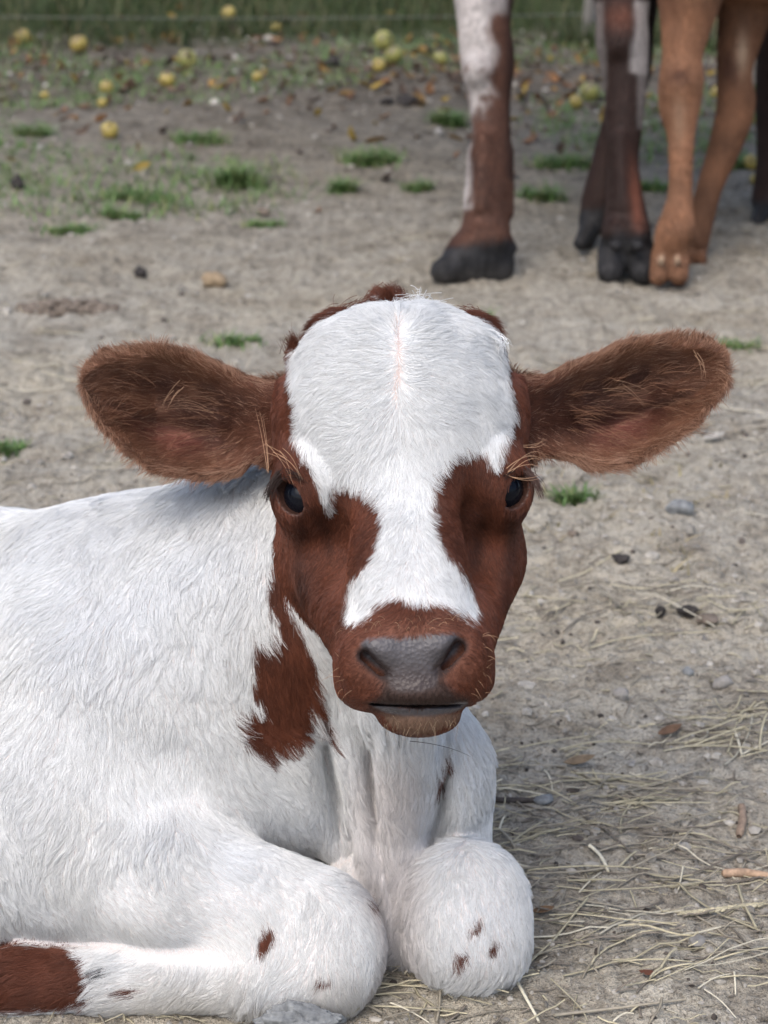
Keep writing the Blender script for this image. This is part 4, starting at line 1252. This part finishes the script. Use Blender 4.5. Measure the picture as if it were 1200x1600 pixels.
vx, vy = vx * np.cos(sw) - vy * np.sin(sw), vx * np.sin(sw) + vy * np.cos(sw)
T = tangent(N, np.stack([vx, -vy, 0.12 * np.ones_like(vx)], 1))
L = (0.0145 * (1 - lw * 0.5) + 0.001 * cw) * RNG.uniform(0.65, 1.25, len(root)) * (1 + 0.25 * vnoise(root, 60, 3))
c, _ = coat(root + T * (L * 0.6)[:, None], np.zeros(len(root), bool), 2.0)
pts = strands(root, N, T, L, 0.16 - 0.04 * lw, 6, 0.35, 0.8 - 0.4 * lw, 0.0055, 3)
c = c * RNG.uniform(0.88, 1.08, (len(c), 1)) * (1 + 0.03 * vnoise(root, 90, 8)[:, None])
isb = (c[:, 1] < 0.2)[:, None]; c = np.where(isb, c * (1 + 0.28 * fbm(root, 70, 3, 29))[:, None], c)
c = c * np.where(RNG.random(len(c)) < 0.05, RNG.uniform(0.65, 0.85, len(c)), 1.0)[:, None]
tint = np.clip(fbm(root, 14, 3, 12), -1, 1)[:, None]
c = c * (1 + tint * np.array([0.01, 0.0, -0.02]))
dirt = np.clip((ry - 1490) / 95, 0, 1) * np.clip(0.55 + 1.2 * vnoise(root, 30, 6), 0, 1) * 0.5
c = c + (np.array([0.42, 0.36, 0.27]) - c) * (dirt * (c[:, 1] > 0.3))[:, None]
hair_object('coat', c2w(pts.reshape(-1, 3)).reshape(pts.shape), widths(len(root), 6, 0.00013, 0.3), c, coat_m, body, CALF0)

# ---- head
px_, py_ = px, py
dzv = (CV[:, 2] - D0) / UNIT
whitev = (colv[:, 1] > 0.4).astype(float)
muzz = np.clip((py_ - 955) / 30, 0, 1) * (dzv < 0)
topw = np.clip((560 - py_) / 60, 0, 1)
dens = vis * C_HEAD * (1 - np.clip(padv * 1.6, 0, 1))  * (1 - 0.45 * muzz) * (1 - 0.55 * crease) * (1 - noser) * (1 - slit)
dens = dens * (LIDE > 1.5)
root, N, (ww, mz, tw, dzr) = sample(CV, CQ, CN, dens, [whitev, muzz, topw, dzv], int(150000 * HAIR))
rx, ry = proj(root)
headctrl = [(612, 490, -0.9, -0.5), (632, 490, 0.9, -0.5), (613, 530, -1, -0.1), (631, 530, 1, -0.1), (613, 570, -1, 0.2), (631, 570, 1, 0.2), (613, 620, -0.8, 0.6), (631, 620, 0.8, 0.6), (600, 475, -0.5, -0.9), (645, 475, 0.5, -0.9), (520, 520, -1, -0.25), (720, 510, 1, -0.2), (560, 560, -1, -0.1), (690, 560, 1, 0.05),
    (605, 590, -0.9, 0.3), (640, 590, 0.9, 0.3), (480, 590, -1, 0.25), (770, 590, 0.9, 0.6), (550, 640, -0.95, 0.15), (700, 640, 0.9, 0.35), (470, 660, -1, 0.0), (780, 660, 0.9, 0.5),
    (600, 680, -0.45, 1), (650, 680, 0.45, 1), (540, 710, -0.9, 0.35), (700, 700, 0.6, 0.8), (470, 700, 0.3, 1), (488, 745, 0.4, 1), (510, 780, 0.25, 1), (455, 690, 0.2, 1), (465, 730, 0.5, 1), (760, 700, 0.0, 1), (790, 690, -0.3, 1), (778, 722, -0.4, 1),
    (590, 760, -0.4, 1), (640, 760, 0.05, 1), (670, 750, 0.3, 1), (560, 820, -0.75, 0.7), (620, 850, -0.1, 1), (660, 850, 0.25, 1), (720, 800, 0.8, 0.6),
    (600, 920, -0.5, 1), (650, 930, 0.05, 1), (700, 920, 0.5, 1), (550, 930, -0.8, 0.9), (500, 880, -0.5, 1), (460, 870, 0, 1), (480, 950, 0.2, 1), (770, 880, 0.3, 1), (780, 950, -0.2, 1), (810, 820, 0.1, 1),
    (440, 640, -0.3, 1), (430, 700, -0.3, 1), (815, 640, 0.4, 1), (830, 700, 0.4, 1), (600, 985, -0.7, 0.5), (690, 980, 0.7, 0.5), (645, 975, 0, 1),
    (550, 1020, -0.8, 0.5), (545, 1080, -0.6, 0.9), (740, 1010, 0.8, 0.5), (745, 1070, 0.6, 0.9), (650, 1135, 0, 1), (600, 1125, -0.4, 1), (700, 1125, 0.4, 1), (480, 810, 0.1, 1), (790, 810, 0.1, 1)]
vx, vy = flow(rx, ry, headctrl, 1.8, 14)
T = tangent(N, np.stack([vx, -vy, np.full(len(vx), 0.12)], 1))
c, pd = coat(root + T * 0.006, np.ones(len(root), bool), 2.0)
isw = np.clip((c[:, 1] - 0.1) / 0.4, 0, 1)
L = (0.0055 + 0.0060 * isw * np.clip((980 - ry) / 250, 0.25, 1) + 0.003 * tw + 0.007 * tw * (1 - isw)) * RNG.uniform(0.65, 1.25, len(root)) * (1 - 0.35 * mz)
c, pd = coat(root + T * (L * 0.6)[:, None], np.ones(len(root), bool), 2.0)
isw = np.clip((c[:, 1] - 0.1) / 0.4, 0, 1)
pts = strands(root, N, T, L, 0.16 + 0.12 * tw, 5, 0.35, 0.5, 0.0034, 11)
c = c * np.where(RNG.random(len(c)) < 0.05, RNG.uniform(0.65, 0.85, len(c)), 1.0)[:, None]
c = np.where((isw < 0.4)[:, None], c * RNG.uniform(0.70, 1.35, (len(c), 1)), c)
c = c * RNG.uniform(0.88, 1.10, (len(c), 1)) * (1 + 0.12 * fbm(root, 60, 2, 19) * (1 - isw))[:, None]
hair_object('head_coat', c2w(pts.reshape(-1, 3)).reshape(pts.shape), widths(len(root), 5, 0.00013, 0.3), c, coat_m, body, CALF0)

# ---- ears
for E in EARDATA:
    rim = np.clip((np.abs(E['V']) - 0.72) / 0.28, 0, 1); tipw = np.clip((E['S'] - 0.86) / 0.14, 0, 1)
    rimw = np.maximum(rim, tipw)
    dens = 1 - 0.8 * E['pink'] * E['fr']
    root, N, (V, S, fr, rw, inn, cr0, cr1, cr2) = sample(E['v'], E['f'], E['n'], dens, [E['V'], E['S'], E['fr'], rimw, E['inner'], E['col'][:, 0], E['col'][:, 1], E['col'][:, 2]], int(42000 * HAIR))
    out = np.stack([np.full(len(V), E['sx'] * 0.9) - 0.9 * E['sx'] * np.clip(rw, 0, 1) * 0.4, -V * (0.35 + 0.9 * np.abs(V)), np.full(len(V), -0.12)], 1)
    sw = fbm(root, 45, 2, 41) * 0.5
    ox, oy = out[:, 0].copy(), out[:, 1].copy()
    out[:, 0] = ox * np.cos(sw) - oy * np.sin(sw); out[:, 1] = ox * np.sin(sw) + oy * np.cos(sw)
    T = tangent(N, out)
    L = (0.007 + 0.002 * rw + 0.005 * inn * fr) * RNG.uniform(0.6, 1.3, len(V))
    pts = strands(root, N, T, L, 0.28 + 0.30 * rw, 5, 0.35, 0.35, 0.0036, 23, stray=0.22)
    c = np.stack([cr0, cr1, cr2], 1)
    c = c * RNG.uniform(0.75, 1.25, (len(c), 1)); pale = RNG.random(len(c)) < (0.06 + 0.7 * rw ** 1.5)
    c[pale] = c[pale] * 0.3 + np.array([0.42, 0.25, 0.165]) * 0.7
    hair_object('ear_coat', c2w(pts.reshape(-1, 3)).reshape(pts.shape), widths(len(V), 5, 0.00013, 0.3), c, coat_m, E['o'], np.array(CALF0))

# ---- single long hairs: lashes, whiskers, brow and ear wisps, poll tuft
def long_hairs(name, specs, parent, mat=coat_m, k=8):
    """specs: (x0,y0,dz0, x1,y1,dz1, bendx,bendy, count, spread0, spread1, radius, colour)"""
    P_, R_, C_ = [], [], []
    for x0, y0, z0, x1, y1, z1, bx, by, cnt, s0, s1, r, colr in specs:
        for _ in range(cnt):
            a = P(x0 + RNG.normal(0, s0), y0 + RNG.normal(0, s0), z0 + RNG.normal(0, s0))
            e = P(x1 + RNG.normal(0, s1), y1 + RNG.normal(0, s1), z1 + RNG.normal(0, s1))
            m = (a + e) / 2 + np.array([bx, -by, 0]) * UNIT * RNG.uniform(0.6, 1.4)
            t = np.linspace(0, 1, k)[:, None]
            P_.append((1 - t) ** 2 * a + 2 * t * (1 - t) * m + t * t * e)
            R_.append(r * (1 - 0.75 * t[:, 0] ** 1.5)); C_.append(np.array(colr) * RNG.uniform(0.8, 1.2))
    P_ = np.array(P_)
    return hair_object(name, c2w(P_.reshape(-1, 3)).reshape(P_.shape), np.array(R_), np.array(C_), mat, parent, CALF0)

DK = (0.03, 0.016, 0.012); TAN = (0.42, 0.25, 0.15); PALE = (0.6, 0.5, 0.36)
long_hairs('eyelash', [(440, 742, 40, 418, 778, 30, -6, -6, 60, 5, 5, 0.00022, DK), (452, 740, 22, 470, 750, -6, 4, -5, 20, 5, 4, 0.0002, DK)], calf)
long_hairs('eyelash', [(823, 736, 40, 846, 772, 30, 5, -5, 55, 4, 5, 0.00022, (0.09, 0.05, 0.04)), (800, 738, 20, 786, 748, -4, -2, -5, 14, 4, 3, 0.0002, DK)], calf)
long_hairs('brow_hair', [(440, 705, 35, 468, 755, -8, 8, -10, 4, 8, 7, 0.00015, TAN), (412, 700, 80, 462, 752, 0, 10, -12, 3, 6, 6, 0.00015, TAN),
    (420, 735, 70, 402, 640, 90, 4, 0, 3, 4, 6, 0.00016, TAN)], calf)
long_hairs('brow_hair', [(795, 738, 10, 850, 720, 10, 5, -28, 5, 4, 6, 0.0002, TAN), (790, 742, 5, 846, 742, 20, 5, 14, 2, 4, 4, 0.0002, TAN), (820, 695, 50, 850, 690, 60, 4, 6, 3, 4, 5, 0.00016, TAN)], calf)
wh = []
for i in range(55):
    x = RNG.choice([RNG.uniform(530, 575), RNG.uniform(720, 760)]); y = RNG.uniform(985, 1085); s = -1 if x < 640 else 1
    l = RNG.uniform(12, 38)
    wh.append((x, y, -170, x + s * l * RNG.uniform(0.3, 1), y + l * RNG.uniform(-0.5, 0.8), -185, s * 4, -5, 1, 2, 3, 0.00012, TAN))
for i in range(26):
    x = RNG.uniform(570, 720); y = RNG.uniform(965, 990); wh.append((x, y, -205, x + RNG.uniform(-20, 20), y + RNG.uniform(-12, 8), -220, 0, -6, 1, 2, 3, 0.00012, TAN))
for i in range(24):
    x = RNG.uniform(600, 715); y = RNG.uniform(1122, 1140); wh.append((x, y, -160, x + RNG.uniform(-8, 8), y + RNG.uniform(10, 26), -175, RNG.uniform(-4, 4), 0, 1, 2, 3, 0.00008, (0.42, 0.31, 0.2)))
wh.append((640, 1158, -130, 735, 1182, -150, 10, -8, 1, 0, 0, 0.00022, (0.04, 0.04, 0.04)))
long_hairs('whisker', wh, calf)
BR = tuple(BROWN)
long_hairs('poll_tuft', [(610, 492, 215, 606, 458, 190, -6, -4, 260, 12, 7, 0.00018, BR), (560, 505, 215, 520, 497, 190, -6, -8, 260, 20, 8, 0.00018, BR),
    (585, 495, 210, 560, 482, 190, -6, -4, 220, 17, 7, 0.00018, BR), (475, 560, 210, 455, 530, 190, -4, 0, 260, 11, 7, 0.00018, BR), (725, 505, 215, 752, 502, 195, 6, -10, 200, 13, 7, 0.00018, BR),
    (650, 490, 190, 655, 468, 170, 4, -4, 120, 20, 6, 0.00016, tuple(WHITE)), (770, 530, 120, 785, 545, 90, 10, -10, 60, 10, 7, 0.00016, tuple(WHITE))], calf)
EW_T = (0.34, 0.2, 0.12)
EW = [(RNG.uniform(180, 390), RNG.uniform(590, 700), 250, 0, 0, 200) for _ in range(46)]
long_hairs('ear_wisp', [(a, b_, z, a - RNG.uniform(25, 60), b_ + (b_ - 640) * 0.25 + RNG.normal(0, 8), z2, 0, -6, 3, 4, 6, 0.00012, (0.27, 0.14, 0.085)) for a, b_, z, _, _, z2 in EW], EARDATA[0]['o'])
EW = [(RNG.uniform(870, 1080), RNG.uniform(575, 690), 250, 0, 0, 200) for _ in range(46)]
long_hairs('ear_wisp', [(a, b_, z, a + RNG.uniform(25, 60), b_ + (b_ - 625) * 0.25 + RNG.normal(0, 8), z2, 0, -6, 3, 4, 6, 0.00012, (0.27, 0.14, 0.085)) for a, b_, z, _, _, z2 in EW], EARDATA[1]['o'])
long_hairs('ear_wisp', [(330, 640, 215, 265, 635, 190, 0, -22, 3, 8, 8, 0.00012, EW_T), (340, 655, 215, 268, 650, 190, 0, -14, 3, 6, 8, 0.00012, EW_T), (280, 600, 200, 260, 640, 190, -8, 0, 4, 6, 6, 0.00014, TAN)], EARDATA[0]['o'])
long_hairs('ear_wisp', [(945, 610, 215, 1005, 612, 190, 0, -6, 4, 8, 10, 0.00012, EW_T), (970, 600, 215, 1015, 622, 190, 0, -8, 3, 8, 8, 0.00012, EW_T), (1085, 550, 215, 1095, 590, 190, 10, 0, 3, 4, 4, 0.00014, TAN)], EARDATA[1]['o'])

# ================================================================== ANIMALS BEHIND
def Pz(px_, py_, z): return np.array([(px_ - 600) / F_PX * z, -(py_ - 800) / F_PX * z, z])
def chain(Fd, z, pts, k=0.003):
    pts = smooth_poly([tuple(p) + (0,) * (4 - len(p)) for p in pts], 5, False) if len(pts) > 2 else pts
    """tapered limb through (px, py, r[, dz])"""
    q = [(Pz(p[0], p[1], z + (p[3] if len(p) > 3 else 0)), p[2] * z / F_PX) for p in pts]
    for (a, ra), (b_, rb) in zip(q[:-1], q[1:]): Fd.rc(a, b_, ra, rb, k)

def hoof(Fd, z, cx, cy, toe, w, h, side=0, k=0.006):
    """two claws standing on the ground; toe = px the tip points aside"""
    s = z / F_PX
    for d in (-1, 1):
        off = d * w * 0.24
        a = Pz(cx + off * (1 - abs(side)) , cy - h * 0.42, z + d * 0.016 * abs(side)); b_ = Pz(cx + off * (1.25 - abs(side)) + toe, cy + h * 0.16, z - 0.02 + d * 0.018 * abs(side))
        Fd.rc(a, b_, w * 0.31 * s, w * 0.25 * s, k)

def beast(name, label, fd, boxes, colfn, mat_rough, origin, hairs, hair_len=0.006):
    fn = lambda p: fd.eval(p.astype(np.float32)).astype(np.float32)
    bxs, bys, bzs = boxes
    V, Q = polygonise(fn, axis(bxs), axis(bys), axis(bzs))
    W = c2w(V)
    # flat soles on the ground
    gh = gheight(W[:, :2]); W[:, 2] = np.maximum(W[:, 2], gh - 0.004)
    root_ = tag(empty(name, origin), label, 'calf' if 'calf' in name else 'cow')
    m, nt, b = new_mat(name + '_hide')
    at = nd(nt, 'ShaderNodeAttribute', attribute_name='hide_colour'); oc = objco(nt)
    mp = nd(nt, 'ShaderNodeMapping'); mp.inputs['Scale'].default_value = (0.6, 0.6, 0.12); nt.links.new(oc, mp.inputs[0])
    n1 = noise_node(nt, 260, 3, 0.6, mp.outputs[0]); rr_ = ramp(nt, n1.outputs[0], [(0.3, (0.55,) * 3), (0.7, (1.3,) * 3)])
    nt.links.new(mixc(nt, 1.0, at.outputs['Color'], rr_.outputs[0], 'MULTIPLY'), b.inputs['Base Color'])
    b.inputs['Roughness'].default_value = mat_rough; b.inputs['Specular IOR Level'].default_value = 0.3
    bump(nt, b, n1.outputs[0], 0.35, 0.001)
    o = mesh_np('body', W, Q[:, ::-1], m, root_, True, origin)
    VV = (W - CAM) @ M_C2W.T
    col, soft = colfn(VV)
    vcol(o, 'hide_colour', col)
    _n = np.empty(len(W) * 3, np.float32); o.data.vertices.foreach_get('normal', _n); Nv = _n.reshape(-1, 3) @ M_C2W.T
    x, y = proj(VV)
    dens = soft * (y > -60) * (x < 1330) * np.clip(0.4 - Nv[:, 2], 0, 1)
    r, N, (c0, c1, c2) = sample(VV, Q, Nv, dens, [col[:, 0], col[:, 1], col[:, 2]], hairs)
    T = tangent(N, np.tile(np.array([0.0, -1.0, 0.1]), (len(r), 1)))
    pts = strands(r, N, T, hair_len * RNG.uniform(0.6, 1.3, len(r)), 0.22, 4, 0.3, 0.4, 0.008, 51)
    c = np.stack([c0, c1, c2], 1) * RNG.uniform(0.75, 1.2, (len(r), 1))
    hair_object('coat', c2w(pts.reshape(-1, 3)).reshape(pts.shape), widths(len(r), 4, 0.00028, 0.3), c, coat_m, o, origin)
    return root_, o

# -------- dark cow
COW = Field()
chain(COW, 2.95, [(790, -420, 150, 0.2), (762, -130, 74, 0.05), (756, 20, 42), (762, 95, 41), (765, 160, 31), (768, 215, 29), (764, 285, 31), (760, 335, 33), (757, 372, 39), (742, 395, 38)])
hoof(COW, 2.95, 744, 416, -44, 80, 50, 0.8, 0.02)
COW.rc(Pz(735, 412, 2.95), Pz(768, 414, 2.96), 0.038, 0.035, 0.02)
chain(COW, 2.95, [(792, 375, 9), (802, 388, 8)], 0.006)
chain(COW, 3.12, [(985, -200, 80), (985, 20, 40), (982, 110, 34), (972, 170, 26), (954, 240, 25), (940, 300, 27), (936, 322, 27), (926, 348, 22)])
hoof(COW, 3.12, 922, 374, -10, 46, 40, 0.8)
chain(COW, 2.95, [(980, -420, 150, 0.2), (972, -110, 68, 0.04), (972, 15, 40), (972, 65, 40), (977, 125, 33), (976, 180, 29), (973, 250, 24), (976, 310, 28), (978, 358, 36), (978, 385, 38)])
hoof(COW, 2.95, 979, 416, 0, 84, 50, 0.0)
chain(COW, 3.30, [(1240, -300, 110), (1222, -60, 55), (1214, 60, 32), (1206, 150, 25), (1204, 240, 21), (1202, 295, 24), (1198, 318, 23)])
hoof(COW, 3.30, 1196, 340, -8, 42, 36, 0.8)
chain(COW, 3.32, [(770, -520, 250), (1230, -540, 265)], 0.06)
chain(COW, 3.25, [(700, -640, 170), (520, -800, 120), (420, -760, 75)], 0.05)
chain(COW, 3.25, [(430, -770, 82), (330, -640, 48)], 0.03)
chain(COW, 3.3, [(1420, -600, 30), (1440, -420, 14), (1438, -200, 12)], 0.03)
for z_, pts_ in ((2.95, [(792, 235, 8), (794, 330, 9)]), (2.95, [(738, 235, 7), (736, 320, 8)]), (2.925, [(968, 215, 9), (972, 320, 10)]), (2.925, [(756, 215, 12), (752, 320, 13)])):
    chain(COW, z_, pts_, 0.014)
for x_, y_, r_ in ((748, 110, 26), (968, 70, 24), (748, 372, 22), (774, 374, 20), (962, 362, 20), (995, 362, 20)):
    COW.el(Pz(x_, y_, 2.925), [r_ * 2.9 / F_PX] * 3, 0.012)
for x_ in (962, 996):
    COW.el(Pz(x_, 384, 2.90), [0.010, 0.009, 0.012], 0.004)
DARK = np.array([0.032, 0.015, 0.011]); ROAN = np.array([0.50, 0.46, 0.44]); LEG = np.array([0.095, 0.042, 0.026]); HOOF = np.array([0.020, 0.019, 0.020])
def cow_col(p):
    x, y = proj(p); n = fbm(p, 24, 3, 90); n2 = fbm(p, 75, 3, 91)
    col = np.tile(DARK, (len(p), 1)).astype(float)
    near = p[:, 2] < 3.04
    A = near & (x < 860)
    col[A] = LEG
    # white roan on the upper front of the near foreleg, a white streak down its front edge
    w = np.clip(0.5 + (775 - x) / 22 + n * 0.9 - np.clip((y - 150) / 30, 0, 9), 0, 1)
    w = np.maximum(w, np.clip(0.4 + (738 - x) / 7 + n2 * 0.8, 0, 1) * (y < 325))
    w = w * np.clip(1.1 - np.clip(n2 * 1.2, 0, 1) * np.clip((y - 60) / 60, 0.1, 1.2), 0.1, 1)
    col[A] = col[A] + (ROAN - col[A]) * np.clip(w, 0, 1)[A][:, None]
    dk = np.maximum(np.clip((x - 790) / 12 + 0.5, 0, 1) * (y < 280), np.clip(0.35 + n * 0.9, 0, 1) * 0.55); col[A] = col[A] + (DARK - col[A]) * (dk * 0.8)[A][:, None]
    C = near & (x >= 860)
    w = np.clip(0.3 + (946 - x) / 8 + n * 0.4, 0, 1) * (y < 300) * 0.45
    w = np.maximum(w, np.clip(0.4 + (x - 988) / 9 + n * 0.6, 0, 1) * (y < 115))
    w = np.maximum(w, np.clip(0.3 + (x - 995) / 7, 0, 1) * (y < 200) * 0.5) * (y > 0)
    col[C] = col[C] * 0.8 + (ROAN * 0.65 - col[C] * 0.8) * np.clip(w, 0, 1)[C][:, None]
    rd = np.exp(-((x - 992 - (y - 300) * 0.1) / 9) ** 2 - ((y - 310) / 55) ** 2); rd2 = np.exp(-((x - 970) / 22) ** 2 - ((y - 25) / 20) ** 2)
    col[C] = col[C] + (np.array([0.17, 0.06, 0.035]) - col[C]) * np.clip(rd + rd2 * 0.7, 0, 1)[C][:, None]
    hb = np.where(A, 378 - (x - 760) * 0.12, np.where(C, 366, np.where(x < 1100, 325, 312)))
    h = np.clip((y - hb) / 14 + 0.5 + n2 * 0.3, 0, 1)
    hc_ = HOOF * (1 + 0.5 * n2)[:, None] + np.array([0.05, 0.045, 0.04]) * np.clip((y - hb - 34) / 30, 0, 1)[:, None] * A[:, None]
    col = col + (hc_ - col) * h[:, None]
    return np.clip(col, 0.006, 1), 1 - h * 0.95
beast('dark_cow', 'dark roan cow standing behind the calf, white streaked foreleg and black hooves', COW, ([(-0.55, 0.08, 0.012), (0.08, 0.72, 0.0045), (0.72, 1.0, 0.012)], [(0.30, 0.78, 0.0045), (0.78, 1.85, 0.014)], [(2.85, 3.4, 0.006), (3.4, 3.75, 0.014)]), cow_col, 0.7, G(970, 430), 45000)

# -------- tan calf
TAN_ = Field()
chain(TAN_, 2.92, [(1095, -230, 85, 0.05), (1082, -50, 58), (1072, 40, 38), (1066, 90, 30), (1065, 125, 33), (1062, 165, 31), (1064, 215, 20), (1063, 300, 18), (1057, 352, 26), (1050, 385, 27)])
hoof(TAN_, 2.92, 1047, 424, -2, 54, 50, 0.0, 0.010)
chain(TAN_, 3.04, [(1180, -140, 80), (1166, 0, 46), (1148, 105, 27), (1150, 165, 29), (1134, 225, 25), (1110, 290, 19), (1095, 345, 19), (1088, 380, 18)])
hoof(TAN_, 3.04, 1086, 404, 0, 32, 30, 0.0)
chain(TAN_, 2.95, [(1100, -170, 128), (1420, -160, 150), (1700, -180, 135)], 0.05)
chain(TAN_, 2.95, [(1060, -230, 90), (960, -330, 60), (920, -340, 50)], 0.04)
for zz_, xx in ((2.90, 1690), (3.05, 1740)):
    chain(TAN_, zz_, [(xx, -130, 90), (xx + 20, 60, 45), (xx + 50, 170, 26), (xx + 20, 320, 20), (xx, 380, 23)]); hoof(TAN_, zz_, xx - 5, 418, -5, 44, 40, 0.5)
for x_, y_, r_ in ((1064, 132, 20), (1046, 362, 14), (1066, 362, 14)):
    TAN_.el(Pz(x_, y_, 2.905), [r_ * 2.9 / F_PX] * 3, 0.022)
for x_ in (1034, 1059):
    TAN_.el(Pz(x_, 404, 2.885), [0.006, 0.008, 0.008], 0.003)
FAWN = np.array([0.225, 0.110, 0.060])
def tan_col(p):
    x, y = proj(p); n = fbm(p, 26, 3, 95); n2 = fbm(p, 80, 2, 96)
    col = FAWN * (1 + 0.25 * n)[:, None]
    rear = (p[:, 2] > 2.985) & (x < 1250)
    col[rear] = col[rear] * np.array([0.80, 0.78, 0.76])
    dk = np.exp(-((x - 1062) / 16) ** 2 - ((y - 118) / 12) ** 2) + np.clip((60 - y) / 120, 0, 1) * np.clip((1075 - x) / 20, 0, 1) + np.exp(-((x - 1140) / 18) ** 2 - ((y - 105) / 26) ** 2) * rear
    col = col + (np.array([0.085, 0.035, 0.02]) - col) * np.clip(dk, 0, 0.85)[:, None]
    pale = np.exp(-((x - 1062) / 10) ** 2 - ((y - 185) / 35) ** 2) * 0.3 + 0.7 * np.exp(-((x - 1160) / 9) ** 2 - ((y - 80) / 30) ** 2) + 1.3 * np.exp(-(np.minimum(abs(x - 1033), abs(x - 1058)) / 4) ** 2 - ((y - 406) / 6) ** 2)
    col = col + (np.array([0.50, 0.38, 0.27]) - col) * np.clip(pale, 0, 0.9)[:, None]
    return np.clip(col, 0.01, 1), np.ones(len(p))
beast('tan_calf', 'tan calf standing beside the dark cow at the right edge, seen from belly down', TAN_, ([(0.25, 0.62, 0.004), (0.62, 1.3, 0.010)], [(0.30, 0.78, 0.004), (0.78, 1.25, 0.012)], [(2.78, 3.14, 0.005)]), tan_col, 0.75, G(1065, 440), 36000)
